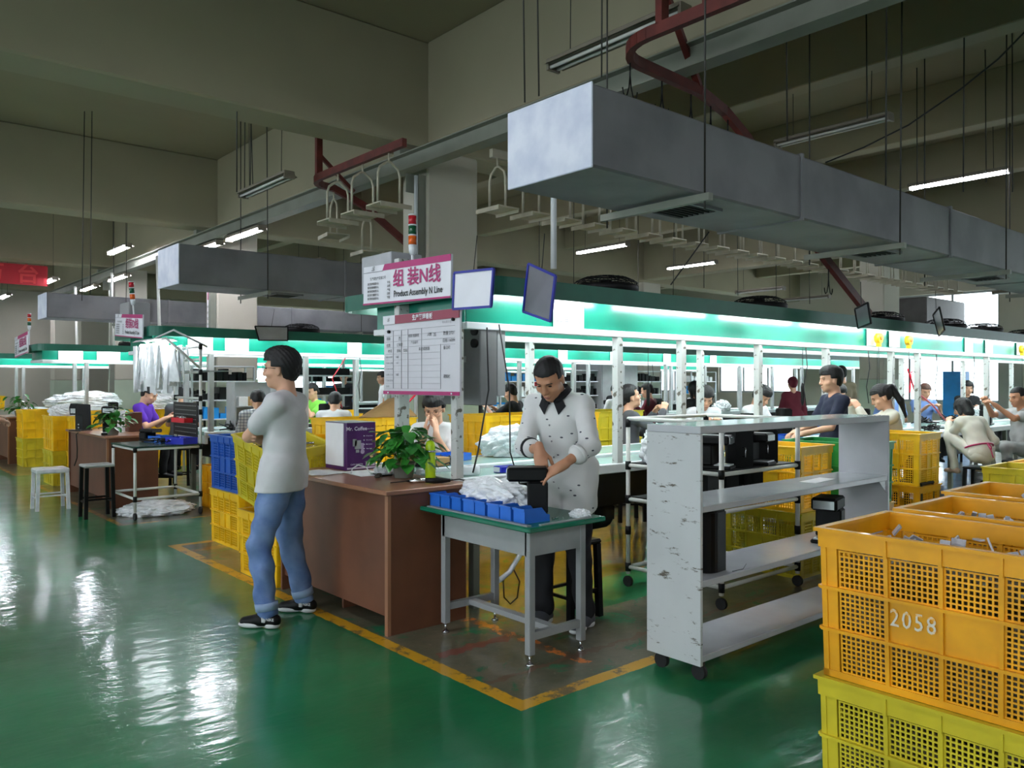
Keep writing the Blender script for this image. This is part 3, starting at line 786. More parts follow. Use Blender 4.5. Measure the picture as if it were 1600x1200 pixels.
def work_line(k, X0, X1, Y0, W, posts, fposts, panel_col=True):
    nm = WHICH[k]
    c = thing('light_canopy', 'long dark green light canopy with teal header over the ' + nm, 'light canopy', (X0, Y0, 0), 0)
    poly = rounded(X0, X1, Y0, Y0 + W, .16)
    f = MB(); shell(f, poly, 1.972, 2.085, .006); part('fascia', f, M_green_dark, c)
    part('roof_sheet', MB().prism(rounded(X0 + .008, X1 - .008, Y0 + .008, Y0 + W - .008, .15), 2.066, 2.078), mat('roof_sheet_white', (214, 218, 216), 0.5), c)
    for j, yy in enumerate((Y0 + .38, Y0 + W - .38)):
        part('header_panel', MB().box(X0 + .14, X1 - .1, yy, yy + .01, 1.83, 2.05), M_teal, c)
        part('lip', MB().box(X0 + .12, X1 - .1, yy - .03, yy + .03, 1.786, 1.832, .004), M_white, c)
    part('end_lip', MB().box(X0 + .10, X0 + .15, Y0 + .36, Y0 + W - .36, 1.786, 1.83, .004), M_white, c)
    part('end_panel', MB().box(X0 + .12, X0 + .13, Y0 + .38, Y0 + W - .38, 1.83, 2.05), M_teal, c)
    for row, yy in enumerate((Y0 + .16, Y0 + W * .5, Y0 + W - .16)):
        x = X0 + .35 + (.0 if row != 1 else .2)
        while x < X1 - 1.3:
            if not (row == 2 and k > 1):
                t = link('lamp_tube', TUBEM, None, c); t.location = (x - X0, yy - Y0, 2.035)
            x += 1.42
    pm = MB().box(-.03, .03, -.03, .03, .84, 1.786, .004).mesh('post'); pm.materials.append(M_post if k == 0 else M_alu)
    for x in posts:
        p = link('post', pm, None, c); p.location = (x - X0, .38, 0)
    for x in fposts:
        p = link('post', pm, None, c); p.location = (x - X0, W - .38, 0)
    t = thing('conveyor_table', 'pale green belt conveyor table running under the canopy of the ' + nm, 'conveyor table', (X0 + .3, Y0 + .3, 0), 0)
    y0, y1 = Y0 + .34, Y0 + W - .30; ym = (y0 + y1) / 2; xs = posts[0] if k == 0 else X0 + .75
    part('belt', MB().box(xs - .02, X1 - .2, y0 + .06, ym - .16, .80, .842), M_belt, t)
    part('side_shelf', MB().box(xs - .02, X1 - .2, ym - .08, y1 - .05, .80, .85), M_belt, t)
    part('edge_rail', MB().box(xs - .03, X1 - .2, y0, y0 + .05, .775, .845, .006), M_white, t)
    part('edge_rail', MB().box(xs - .03, X1 - .2, y1 - .05, y1, .775, .852, .006), M_white, t)
    part('divider_rail', MB().box(xs - .02, X1 - .2, ym - .16, ym - .10, .80, .868, .006), M_white, t)
    part('end_board', MB().box(xs - .03, xs, y0, y1, .70, .80), M_white, t)
    part('trough', MB().box(xs + .1, X1 - .3, y0 + .10, y1 - .10, .52, .79), M_blackm, t)
    lm = MB().box(-.025, .025, -.025, .025, 0, .80).mesh('leg'); lm.materials.append(M_beamsteel)
    x = xs + .15
    while x < X1 - .5:
        for yy in (y0 + .06, y1 - .06):
            l = link('leg', lm, None, t); l.location = (x - X0 - .3, yy - Y0 - .3, 0)
        x += 1.9
    return c, t
LN = [(2.98, 21.6, 3.69, 1.80), (2.83, 21.6, 9.46, 1.62), (2.75, 21.6, 15.1, 1.62), (2.75, 21.6, 20.8, 1.62)]
nposts = [3.05, 4.55, 5.32, 6.44, 7.65, 9.1, 9.79, 11.96, 13.6, 15.4, 17.4, 19.4, 21.0]
work_line(0, *LN[0][:2], LN[0][2], LN[0][3], nposts, [4.6, 7.0, 9.64, 11.76, 14, 16.2, 18.4])
for k in (1, 2, 3):
    ps = [LN[k][0] + .8 + 1.25 * i for i in range(15 if k < 3 else 8)]
    work_line(k, *LN[k][:2], LN[k][2], LN[k][3], ps, ps[::2])

# extra end posts of the nearest line, carrying the boards
solo('support_post', MB().box(-.045, .045, -.03, .03, 0, 2.3, .005), M_post, 'white chipped post behind the plant, left carrier of the schedule board', 'post', (3.06, 4.72, .0))

# ================================================================ air ducts
def duct(nm, x0, x1, y0, z0, z1, w, bars, vents):
    d = thing('air_duct', nm, 'air duct', (x0, y0, z0))
    b = MB().box(x0 + .004, x1, y0, y0 + w, z0, z1, .012)
    x = x0 + 1.95
    while x < x1: b.box(x, x + .03, y0 - .012, y0 + w + .012, z0 - .012, z1 + .012, .004); x += 2.4
    part('casing', b, M_duct, d)
    part('end_plate', MB().box(x0 - .006, x0 + .006, y0 - .004, y0 + w + .004, z0 - .004, z1 + .004, .004), mat('daylit_end_plate', (214, 218, 228), 0.4, rgb2=(190, 196, 212), scale=6), d)  # whitish cap with the bluish daylight on it put into its colour
    for i, bx in enumerate(bars):
        part('hanger_bar', MB().box(bx - .02, bx + .02, y0 - .09, y0 + w + .09, z0 - .055, z0 - .014), M_beamsteel, d)
        r = MB().cyl((bx, y0 - .05, z0 - .10), (bx + random.uniform(-.03, .03), y0 - .05 + random.uniform(-.02, .02), ZS), .006, n=6); part('hanger_rod', r, M_rod, d)
        r = MB().cyl((bx, y0 + w + .05, z0 - .10), (bx, y0 + w + .05, ZS), .006, n=6); part('hanger_rod', r, M_rod, d)
    for vx in vents:
        v = MB()
        for a, b2, c, e in ((vx - .17, vx + .17, y0 + .15, y0 + .175), (vx - .17, vx + .17, y0 + w - .175, y0 + w - .15), (vx - .17, vx - .145, y0 + .175, y0 + w - .175), (vx + .145, vx + .17, y0 + .175, y0 + w - .175)): v.box(a, b2, c, e, z0 - .018, z0 + .002)
        vo = part('vent_frame', v, M_duct, d)
        g = MB().box(vx - .145, vx + .145, y0 + .175, y0 + w - .175, z0 - .006, z0 + .002)
        for q in range(7): g.box(vx - .145, vx + .145, y0 + .19 + q * (w - .39) / 6, y0 + .2 + q * (w - .39) / 6, z0 - .016, z0 - .004)
        part('grille', g, M_dark, vo)
duct('big grey painted air duct with bright end plate above the nearest work line', 2.88, 21, 2.743, 2.509, 2.923, .63, [3.73, 6.17, 8.4, 10.8, 13.2, 15.6, 18], [4.02, 6.5, 8.95, 11.4, 13.9, 16.4])
duct('grey painted air duct over the aisle before the second work line', 2.88, 21, 8.72, 2.49, 2.911, .67, [3.84, 6.3, 8.7, 11.1], [4.2, 6.6, 9.0])
duct('small distant grey air duct before the third work line', 2.88, 21, 15.2, 2.53, 2.94, .67, [4.1, 6.4, 8.8], [4.4])
solo('air_box', MB().box(20.6, 23.0, 8.35, 9.5, 2.55, 3.55, .02), mat('dark_grey_steel', (84, 80, 78), 0.5), 'big dark grey ventilation box hung beside the square column by bright windows', 'ventilation box')  # plain dark grey steel all over

# ================================================================ steel rail on the columns
rl = thing('steel_rail', 'long grey steel rail running across the hall under the beams', 'steel rail', (4.78, 0, 3.7))
rb = MB()
rb.box(4.70, 4.86, -6, 26, 3.70, 3.712).box(4.70, 4.86, -6, 26, 3.868, 3.88).box(4.772, 4.788, -6, 26, 3.712, 3.868)
part('i_beam', rb, M_beamsteel, rl)
for y in (1.3, 7.35, 13.45, 19.55):
    part('bracket', MB().box(4.70, 5.03, y - .06, y + .06, 3.88, 3.95), M_beamsteel, rl)
for i, y in enumerate((7.33, 13.43, 19.5)):
    b = MB().box(4.93, 5.026, y - .05, y + .04, 0, 3.70); b.box(4.80, 4.93, y - .006, y + .006, 3.5, 3.70)
    part('upright', b, M_beamsteel, rl)
for i, (px, z1, z0) in enumerate(((14.9, 3.68, 2.2), (17.8, 3.68, 2.1), (20.9, 3.68, 2.1))):
    solo('white_conduit', MB().cyl((4.6, px, z0 - .2), (4.55, px, z1), .028, n=8), M_pipe, ['white conduit drop rising to the rail above the leaning line sign', 'thin white conduit drop behind the red banner end', 'faint white conduit drop at the far end of the rail'][i], 'conduit')
solo('white_conduit', MB().cyl((4.90, 7.28, 0), (4.90, 7.28, 3.68), .022, n=8), M_white, 'white conduit climbing beside the steel upright on the column', 'conduit')
solo('white_conduit', MB().cyl(at_depth(865, 420, 7.4), at_depth(865, 200, 7.4), .028, n=8), M_white, 'white conduit standing above the canopy left of the first fan', 'conduit')

# ================================================================ ceiling lamps
def batten_mesh():
    body = MB().box(-.06, .06, -.62, .62, .03, .075, .006); body.prism([(-.10, .02), (-.06, .045), (.06, .045), (.10, .02), (.06, .04), (-.06, .04)], -.60, .60, 'y')
    tubes = MB()
    for s in (-.035, .035): tubes.cyl((s, -.59, .012), (s, .59, .012), .0135, n=8)
    caps = MB().box(-.06, .06, -.012, .012, -.01, .05)
    return body.mesh('lamp_body'), tubes.mesh('lamp_tube'), caps.mesh('end_cap')
BT = batten_mesh()
M_bt = mat('lamp_body_paint', (120, 112, 98), 0.5)
def lamp(x, y, z, lit, label, rz=0, wires=True):
    t = thing('ceiling_lamp', label, 'ceiling lamp', (x, y, z), rz)
    for nme, me, m in (('lamp_body', BT[0], M_bt), ('lamp_tube', BT[1], M_tubec if lit else M_tubeoff), ('end_cap', BT[2], M_bt)):
        for q in ((0,) if nme != 'end_cap' else (-.61, .60)):
            o = link(nme, me, None, t); o.location.y = q
            if not len(me.materials): me.materials.append(m)
            o.material_slots[0].link = 'OBJECT'; o.material_slots[0].material = m
    if wires:
        for s in (-.42, .42): link('hanging_wire', MB().cyl((0, s, .07), (random.uniform(-.02, .02), s + random.uniform(-.03, .03), ZS - z), .004, n=5).mesh('hanging_wire'), M_rod, t)
for a in (
    (4.17, 3.77, 3.78, 0, 'unlit twin tube lamp hanging closest, just left of the red track'),
    (3.76, 8.57, 3.6, 0, 'unlit tube lamp hung left of the loop of hanging trays'),
    (4.32, 16.4, 3.93, 1, 'glowing tube lamp above the leaning line sign'),
    (3.78, 19.7, 3.6, 1, 'small glowing tube lamp overlapping the red banner'),
    (3.76, 25.0, 3.7, 1, 'tiny glowing tube lamp under the far end of the red banner'),
    (10.7, 9.95, 3.83, 1, 'glowing tube lamp between the tray row and the first canopy fan'),
    (13.8, 10.3, 3.86, 1, 'glowing tube lamp crossed by a slanting cable above the canopy fans'),
    (11.2, 4.15, 4.05, 1, 'bright tube lamp hanging above the big duct by the slack cable'),
    (7.9, 4.15, 4.0, 0, 'unlit tube lamp above the big duct with hooks beside it'),
    (16.2, 10.2, 3.5, 0, 'unlit brown tube lamp left of the slanted red track'),
    (18.2, 10.2, 3.45, 0, 'unlit brown tube lamp right behind the slanted red track'),
    (19.8, 6.0, 3.4, 0, 'unlit tube lamp in front of the bright windows past the column'),
    (7.3, 14.6, 3.75, 1, 'glowing tube lamp peeking out beside the big column'),
    (0.4, 9.2, 3.8, 1, 'glowing tube lamp over the left aisle'), (0.4, 15, 3.8, 1, 'glowing tube lamp further down the left aisle'),
    (-3, 3.2, 3.8, 1, 'glowing tube lamp outside the left edge of the near aisle'), (0.4, 3.8, 3.9, 1, 'glowing tube lamp straight over the near aisle'), (0.4, -1.9, 3.9, 1, 'glowing tube lamp out of sight, aisle row'), (4.2, -1.9, 3.9, 1, 'glowing tube lamp out of sight, column row'), (7.9, -1.9, 3.9, 1, 'glowing tube lamp out of sight, third row'), (-3, -1.9, 3.9, 1, 'glowing tube lamp out of sight near the left windows')):
    lamp(*a)
for i, y in enumerate((11.6, 13.2, 18.2, 20.6)):  # glowing tubes added for the bright streaks along the rail's reflective flange
    lamp(4.78, y, 3.61, 1 if i else 1, 'added glowing tube for the streak under the steel rail, %s one from the duct end' % ORD[i], wires=False)

# ================================================================ chain conveyor: red tracks, trays, hooks
def track(name, pts, label, drops):
    t = thing('conveyor_track', label, 'conveyor track', tuple(pts[0]))
    b = MB()
    for i in range(len(pts) - 1): b.bar(pts[i], pts[i + 1], .05, .075)
    part('track_beam', b, M_red, t)
    for (x, y, z) in drops: part('drop_bracket', MB().bar((x, y, z), (x, y, ZS), .07, .05), M_red, t)
def arc(cx, cy, r, a0, a1, z, n=7): return [(cx + r * math.cos(R(a0 + (a1 - a0) * i / n)), cy + r * math.sin(R(a0 + (a1 - a0) * i / n)), z) for i in range(n + 1)]
track('a', [(4.08, 6.25, 3.65)] + arc(4.43, 7.9, .35, 180, 90, 3.65)[0:] + [(4.83, 8.24, 3.50), (5.55, 8.2, 3.02), (6.4, 8.2, 2.5)], 'rust red track loop with trays beside the grey rail and column', [(4.25, 8.25, 3.68)])
track('b', [(4.0, -1.5, 3.65), (3.98, 3.2, 3.65)] + arc(4.33, 3.30, .35, 180, 90, 3.65) + [(5.0, 3.66, 3.63), (5.46, 3.75, 3.60), (5.75, 3.75, 3.46), (7.0, 3.75, 2.61), (7.9, 3.75, 2.12)], 'rust red track with hooks curving over the duct and sloping down', [(3.99, 2.85, 3.68), (3.99, 3.2, 3.68)])
solo('track_brace', MB().bar((4.1, 3.4, 4.3), (5.0, 3.66, 3.66), .045), M_red, 'slanting red steel brace above the hooks', 'brace')
solo('track_brace', MB().bar(at_depth(500, 243, 9.1), at_depth(553, 300, 9.3), .04), M_red, 'slanting red steel brace above the hanging trays', 'brace')
trk = MB(); trk.bar((4.9, 6.0, 3.65), (21, 6.0, 3.65), .05, .08)
solo('tray_rail', trk, M_tray, 'straight dull metal rail carrying the long row of trays', 'conveyor track')
def tray_thing():
    t = thing('hanging_tray', 'x', 'hanging tray')
    f = MB()
    f.tube([(-.12, 0, .02), (-.12, 0, .30), (-.10, 0, .36), (-.02, 0, .42), (.02, 0, .42), (.10, 0, .36), (.12, 0, .30), (.12, 0, .02)], .012, 6); f.cyl((0, 0, .42), (0, 0, .50), .01, n=6)
    link('hanger_frame', f.mesh('hanger_frame'), M_tray, t)
    p = MB().box(-.17, .17, -.13, .13, 0, .012); p.box(-.17, .17, -.13, -.122, -.03, 0).box(-.17, .17, .122, .13, -.03, 0)
    link('tray_plate', p.mesh('tray_plate'), M_tray, t)
    return t
tr0 = tray_thing(); spots = []
for i in range(26): spots.append((4.98 + .435 * i, 6.0, 3.11, R(90), '%s hanging metal tray right of the big column in the long row' % ORD[i], 'trays in the long row'))
for i, (x, y, z, r) in enumerate(((4.07, 6.5, 3.10, 0), (4.08, 7.0, 3.10, 0), (4.08, 7.5, 3.10, 0), (4.43, 8.24, 3.10, R(80)), (4.85, 8.23, 2.95, R(85)), (5.4, 8.2, 2.6, R(90)))):
    spots.append((x, y, z, r, 'hanging metal tray on the loop left of the column, %s from the grey rail' % ORD[i], 'trays on the loop'))
for i, (x, y, z, r, lb, g) in enumerate(spots):
    o = tr0 if i == 0 else copy_tree(tr0); o.location = (x, y, z); o.rotation_euler = (0, 0, r); o['label'] = lb; o['group'] = g
def hook_mesh():
    b = MB().cyl((0, 0, 0), (0, 0, -.12), .006, n=6)
    for s in (-1, 1): b.tube([(0, 0, -.08), (s * .01, 0, -.16), (s * .03, 0, -.22), (s * .055, 0, -.235), (s * .07, 0, -.21), (s * .075, 0, -.18)], .005, 5)
    return b.mesh('track_hook')
hk = hook_mesh()
for i, (x, y, z) in enumerate(((4.15, 3.6, 3.6), (4.55, 3.65, 3.59), (4.9, 3.66, 3.58), (5.2, 3.7, 3.57), (5.5, 3.75, 3.55), (5.85, 3.75, 3.34), (6.5, 3.75, 2.9), (7.1, 3.75, 2.5))):
    o = link('track_hook', hk, M_blackm); o.location = (x, y, z); tag(o, 'black double hook on the red track, %s along from the bend' % ORD[i], 'hook', 'hooks on the red track')

# ================================================================ hanging rods from the slab (bare)
rods = [(370, 175, 7.6, 300), (382, 200, 9.6, 300), (391, 180, 9.4, 300), (395, 202, 9.9, 290), (128, 345, 11, 470), (141, 345, 11, 460), (1505, 120, 7.2, 300), (1384, 20, 5.6, 290), (1582, 165, 8.5, 300), (1433, 175, 9.5, 300), (1541, 140, 9, 285), (940, 0, 5.4, 120), (820, 0, 5.2, 160), (842, 0, 5.2, 150), (1230, 60, 6.4, 220), (1355, 20, 7.2, 185), (1100, 340, 12, 450), (1153, 400, 14, 462), (1213, 400, 14, 470), (1265, 400, 13, 475)]
for i, (px, py, d, py2) in enumerate(rods):
    p = at_depth(px, py2, d); q = Vector((p.x + random.uniform(-.04, .04), p.y, ZS))
    solo('ceiling_rod', MB().cyl(p, q, .006, n=6), M_rod, 'thin bare rod hanging from the ceiling, %s counted from the tray loop' % ORD[i], 'ceiling rod', group='bare ceiling rods')
solo('slack_cable', MB().tube([at_depth(1290, 254, 8.5), at_depth(1350, 230, 8.2), at_depth(1420, 195, 7.8), at_depth(1500, 140, 7.2), at_depth(1560, 92, 6.9), at_depth(1640, 10, 6.4)], .008, 6), M_cord, 'slack black cable curving up from the duct top to the beam', 'cable')
solo('slack_cable', MB().cyl(at_depth(1108, 362, 9.0), at_depth(1048, 445, 9.4), .008, n=6), M_cord, 'straight slanting black cable down to the second canopy fan', 'cable')

# ================================================================ banner
bn = thing('red_banner', 'faded red cloth banner hung from the beam over the far aisle', 'banner', (0, 19.2, 3.45))
part('cloth', MB().box(-4.2, 3.66, 19.2, 19.215, 3.46, 3.88), M_banner, bn)
for i, ch in enumerate('产量突破百万台'):
    lettering(ch, (3.30 - .62 * (6 - i), 19.19, 3.66), .30, '-y', M_bannert, bn, .02)

# ================================================================ fans lying on the canopies
def fan_thing():
    t = thing('canopy_fan', 'x', 'fan')
    g = MB()
    for k in range(6): g.tube([(r_ * math.cos(a), r_ * math.sin(a), z_) for (r_, z_) in (((.05 + .036 * k), .125 - .0035 * k * k * .6),) for a in [2 * PI * j / 22 for j in range(23)]], .0035, 4, cap=False)
    for j in range(22):
        a = 2 * PI * j / 22; g.tube([(r_ * math.cos(a), r_ * math.sin(a), z_) for r_, z_ in ((.04, .125), (.15, .115), (.215, .085), (.235, .045), (.225, .0))], .0028, 4)
    link('guard', g.mesh('guard'), M_blackm, t)
    link('drum', MB().lathe([(.225, 0), (.24, .02), (.24, .05), (.22, .06), (.22, .0)], n=24).mesh('drum'), M_blackm, t)
    b = MB().cyl((0, 0, .03), (0, 0, .10), .05, n=12)
    for k in range(3):
        a = 2 * PI * k / 3; b.quad3((.04 * math.cos(a), .04 * math.sin(a), .05), (.19 * math.cos(a), .19 * math.sin(a), .045), (.19 * math.cos(a + .7), .19 * math.sin(a + .7), .075), (.04 * math.cos(a + .9), .04 * math.sin(a + .9), .08), .003)
    link('blades', b.mesh('blades'), M_blackm, t)
    return t
fan0 = fan_thing()
fl = [(x, 4.0 + .04 * math.sin(x), 0) for x in (4.3, 6.35, 8.75, 10.3, 11.5, 13.3, 15.3, 17.5)] + [(x, 9.8, 1) for x in (4.8, 6.7, 9.0, 11.6)] + [(4.3, 15.45, 2)] + [(6.0, 21.15, 3)]
for i, (x, y, k) in enumerate(fl):
    o = fan0 if i == 0 else copy_tree(fan0); o.location = (x, y, 2.086)
    n_ = i if k == 0 else (i - 8 if k == 1 else 0)
    o['label'] = '%s black round fan lying on the canopy of the %s' % (ORD[n_], WHICH[k]); o['group'] = 'fans on the ' + WHICH[k]

# ================================================================ paper notices, boards and signs
def notice(x, y, z, w, h, label, lines=2, txt=None):
    t = solo('paper_notice', MB().box(-w / 2, w / 2, -.003, 0, -h / 2, h / 2), M_paper, label, 'paper notice', (x, y, z))
    if txt:
        for i, s in enumerate(txt): lettering(s, (0, -.005, h * (.22 - .42 * i)), h * .22, '-y', M_inkg, t, .0, world=False)
    else:
        for i in range(lines): lettering('工序 %d' % (i + 1) if False else '作业', (-.05 + .1 * i, -.005, .01), .022, '-y', M_ink, t, world=False)
    return t
notice(4.02, 4.055, 1.935, .30, .21, 'white paper notice with faint writing beside the tilted grey board', txt=['不合格', '品维修区'])
for i, x in enumerate((8.62, 9.15, 11.3, 12.0, 13.2)):
    notice(x, 4.055, 1.93, .26, .18, 'white process sheet on the nearest line header, %s past the yellow balancer' % ORD[i])
for i, x in enumerate((3.5, 3.95, 5.6, 6.9, 8.2, 9.6, 10.9, 12.4, 13.9, 15.6)):
    notice(x, 9.825, 1.93, .30 if i < 2 else .22, .19, '%s white process sheet on the header of the second work line' % ORD[i])
for i, x in enumerate((3.3, 3.9, 6.1)):
    notice(x, 15.465, 1.93, .38, .19, '%s white process sheet on the header of the third work line' % ORD[i])
def board(pts, label, frame, face_m, t=.008, cat='hanging board'):
    c = sum((Vector(p) for p in pts), Vector()) / 4
    b = thing('hanging_board', label, cat, tuple(c))
    a, b2, c2, d = [Vector(p) for p in pts]
    part('panel', MB().quad3(a, b2, c2, d, t), face_m, b)
    f = MB()
    for p, q in ((a, b2), (b2, c2), (c2, d), (d, a)): f.bar(p, q, .014)
    part('frame', f, frame, b)
    top = (a + b2) / 2; part('hanging_string', MB().cyl(top, top + Vector((0.05, .03, .22)), .003, n=5), M_rod, b)
board([(2.94, 3.95, 2.115), (2.94, 3.575, 2.10), (2.94, 3.60, 1.885), (2.94, 3.965, 1.895)], 'white board with blue frame hanging right of the pink line sign', M_bframe, M_sign)
board([at_depth(826, 412, 4.80), at_depth(868, 431, 4.62), at_depth(860, 502, 4.62), at_depth(818, 487, 4.80)], 'tilted grey board with blue frame hanging at the canopy corner', M_bframe, mat('grey_board_back', (120, 120, 126), .4))
board([at_depth(1336, 483, 7.3), at_depth(1356, 473, 7.0), at_depth(1361, 505, 7.0), at_depth(1341, 513, 7.3)], 'small grey board dangling before the canopy left of the yellow balancers', M_blackm, mat('grey_board_back', (120, 120, 126), .4))
board([at_depth(1458, 492, 8.6), at_depth(1468, 480, 8.2), at_depth(1476, 515, 8.2), at_depth(1467, 525, 8.6)], 'narrow grey board seen almost edge-on hanging past the yellow balancers', M_blackm, mat('grey_board_back', (120, 120, 126), .4))
board([(4.0, 9.40, 2.125), (4.42, 9.40, 2.135), (4.42, 9.40, 1.965), (4.05, 9.40, 1.955)], 'grey board hanging on the second canopy above the plaid shirt worker', M_blackm, mat('grey_board_front', (150, 148, 148), .4))

def line_sign(X, ya, za, yb, zb, h, label, title, sub, tilt=0.0):
    """printed plate facing -x from its far edge (ya) to its near edge (yb)"""
    w = ya - yb; s = thing('line_sign', label, 'sign', (X, (ya + yb) / 2, (za + zb) / 2))
    s.rotation_euler = (tilt, 0, 0)
    L = lambda u, v: (0, w / 2 - u * w, h / 2 - v * h)      # u from left to right, v from top down
    def plate(nme, u0, u1, v0, v1, m, dx, par=s):
        a = L(u0, v0); b = L(u1, v1)
        o = link(nme, MB().box(dx - .002, dx + (.0 if dx < 0 else .012), b[1], a[1], b[2], a[2]).mesh(nme), m, par); return o
    plate('plate', 0, 1, 0, 1, M_sign, 0.0)
    q = [L(.27, .0), L(1, 0), L(1, .155), L(.245, .155)]
    link('top_band', MB().add([(-.003, p[1], p[2]) for p in q] + [(-.006, p[1], p[2]) for p in q], [(0, 1, 2, 3), (7, 6, 5, 4), (0, 4, 5, 1), (1, 5, 6, 2), (2, 6, 7, 3), (3, 7, 4, 0)]).mesh('top_band'), M_magenta, s)
    plate('bottom_band', 0, 1, .955, 1, M_magenta, -.004)
    plate('rule', 0, .25, .16, .168, M_ink, -.004)
    F = FACE['-x']
    def T(txt, u, v, hh, m, bold=0, al='CENTER', sx=1.0, nme='lettering'):
        p = L(u, v); return lettering(txt, (-.007, p[1], p[2]), hh, '-x', m, s, bold, al, sx, nme, world=False)
    T('ℬ', .13, .085, .034, M_ink, 0, nme='logo')
    T(title, .64, .43, h * .33, M_magenta, .016, sx=1.10)
    T(sub, .655, .785, h * .16, M_ink, .012, sx=.90)
    T('生产部生产实验口号', .19, .34, h * .062, M_ink)
    for i, (a, b2) in enumerate((('我们的基础是什么', '安全'), ('我们的灵魂是什么', '品质'), ('我们的目标是什么', '产能'), ('我们的力量是什么', '团结'), ('我们的宗旨是什么', '节能'))):
        T(a, .06, .47 + .095 * i, h * .05, M_ink, .012, 'LEFT'); T(b2, .325, .47 + .095 * i, h * .05, M_ink, .012)
    return s
line_sign(2.965, 5.07, 2.12, 4.02, 2.12, .272, 'white and magenta plate reading Product Assembly N Line above the schedule board', '组 装N线', 'Product Assembly N Line', R(1.5))
line_sign(2.78, 10.72, 2.115, 9.62, 2.115, .27, 'leaning white line sign on the second canopy end with striped signal lamp', '组装D线', 'Product Assembly D Line', R(4))
line_sign(2.70, 16.9, 2.1, 15.7, 2.1, .36, 'small distant line sign on the third canopy end', '组装E线', 'Product Assembly E Line', R(-3))

# schedule board
sb = thing('schedule_board', 'whiteboard production schedule with maroon header fixed between two white posts', 'whiteboard', (2.985, 4.385, 1.36))
part('panel', MB().box(2.98, 2.995, 3.95, 4.82, 1.365, 1.905), mat('whiteboard_face', (200, 198, 204), 0.18, var=.03), sb)
part('header_band', MB().box(2.972, 2.98, 3.95, 4.80, 1.845, 1.903), M_mar, sb)
part('footer_band', MB().box(2.972, 2.98, 3.95, 4.82, 1.367, 1.390), M_magenta, sb)
part('logo_patch', MB().box(2.970, 2.974, 4.67, 4.82, 1.845, 1.905), M_sign, sb)
g = MB()
for z in (1.80, 1.765, 1.725, 1.685, 1.64, 1.60, 1.56, 1.52, 1.48, 1.44, 1.405): g.box(2.977, 2.98, 4.0 if z > 1.66 else 4.15, 4.80, z, z + .0018)
for y in (4.70, 4.60, 4.52, 4.36, 4.15): g.box(2.977, 2.98, y, y + .0018, 1.405, 1.80 if y > 4.2 else 1.69)
part('grid', g, mat('pale_grid_ink', (150, 148, 154), .5), sb)
lettering('生产管理看板', (2.968, 4.34, 1.872), .028, '-x', M_sign, sb, .02)
lettering('ℬ', (2.966, 4.745, 1.875), .026, '-x', M_ink, sb, name='logo')
for (s, y, z, h, al) in (('班别', 4.76, 1.745, .018, 0), ('杰', 4.62, 1.742, .022, 0), ('线别 组装线', 4.45, 1.755, .017, 0), ('人数', 4.27, 1.755, .017, 0), ('35', 4.21, 1.752, .022, 0), ('数量 2721', 4.06, 1.755, .020, 0), ('机型', 4.76, 1.70, .018, 0), ('订单数', 4.62, 1.70, .018, 0), ('产品编号', 4.44, 1.71, .016, 0), ('目标 160/H', 4.06, 1.71, .02, 0), ('时间', 4.74, 1.66, .018, 0), ('目标', 4.63, 1.66, .018, 0), ('实际', 4.55, 1.66, .018, 0), ('未达成原因', 4.33, 1.665, .018, 0), ('备注栏', 4.08, 1.665, .018, 0), ('通知栏', 4.08, 1.485, .018, 0), ('8:00-10:00', 4.75, 1.62, .014, 0), ('10:00-12:00', 4.75, 1.58, .014, 0), ('13:30-15:30', 4.75, 1.54, .014, 0), ('15:30-17:30', 4.75, 1.50, .014, 0), ('17:30-20:00', 4.75, 1.46, .014, 0), ('20:00', 4.77, 1.42, .014, 0), ('160', 4.65, 1.62, .018, 0), ('160', 4.65, 1.58, .016, 0), ('160', 4.65, 1.50, .018, 0), ('年 8 月 3 日', 4.08, 1.825, .014, 0)):
    lettering(s, (2.976, y, z), h, '-x', M_ink if h > .0165 else M_inkg, sb)
for y, z in ((4.01, 1.838), (4.75, 1.795)): part('magnet', MB().cyl((2.966, y, z), (2.98, y, z), .011, n=12), M_black, sb)
for y in (4.75, 4.02): part('screw', MB().cyl((2.966, y, 1.378), (2.98, y, 1.378), .006, n=8), M_chrome, sb)

def signal_lamp(x, y, z, label, order, lean=(0, 0)):
    t = thing('signal_lamp', label, 'signal lamp', (x, y, z)); t.rotation_euler = (lean[0], lean[1], 0)
    link('pole', MB().cyl((0, 0, -.30), (0, 0, .03), .010, n=8).mesh('pole'), M_white, t)
    link('lamp_base', MB().lathe([(.0, 0), (.018, 0), (.026, .03), (.028, .07), (0, .07)], n=14).mesh('lamp_base'), M_white, t)
    zz = .072
    for m in order:
        link('lens', MB().lathe([(0, 0), (.028, 0), (.028, .058), (0, .058)], (0, 0, zz), 14).mesh('lens'), m, t); zz += .060
        link('ring', MB().lathe([(0, 0), (.0295, 0), (.0295, .008), (0, .008)], (0, 0, zz), 14).mesh('ring'), M_white, t); zz += .010
signal_lamp(3.12, 4.68, 2.33, 'stacked red green orange signal lamp rising behind the magenta sign', (M_orange, M_greenl, M_redl))
signal_lamp(2.83, 10.16, 2.36, 'stacked signal lamp leaning above the second line sign', (M_orange, M_greenl, M_redl), (R(4), R(-6)))
signal_lamp(2.78, 16.05, 2.36, 'small distant stacked signal lamp with red and orange lenses', (M_greenl, M_orange, M_redl))
cb = thing('control_box', 'plain grey control cabinet standing on the canopy behind the magenta sign', 'control box', (3.3, 5.2, 2.085))
part('cabinet', MB().box(3.15, 3.42, 5.0, 5.42, 2.086, 2.40, .006), mat('light_grey_steel', (170, 172, 176), .4), cb)
part('louvre', MB().box(3.22, 3.26, 4.99, 5.0, 2.25, 2.33).box(3.30, 3.34, 4.99, 5.0, 2.25, 2.33), M_dark, cb)
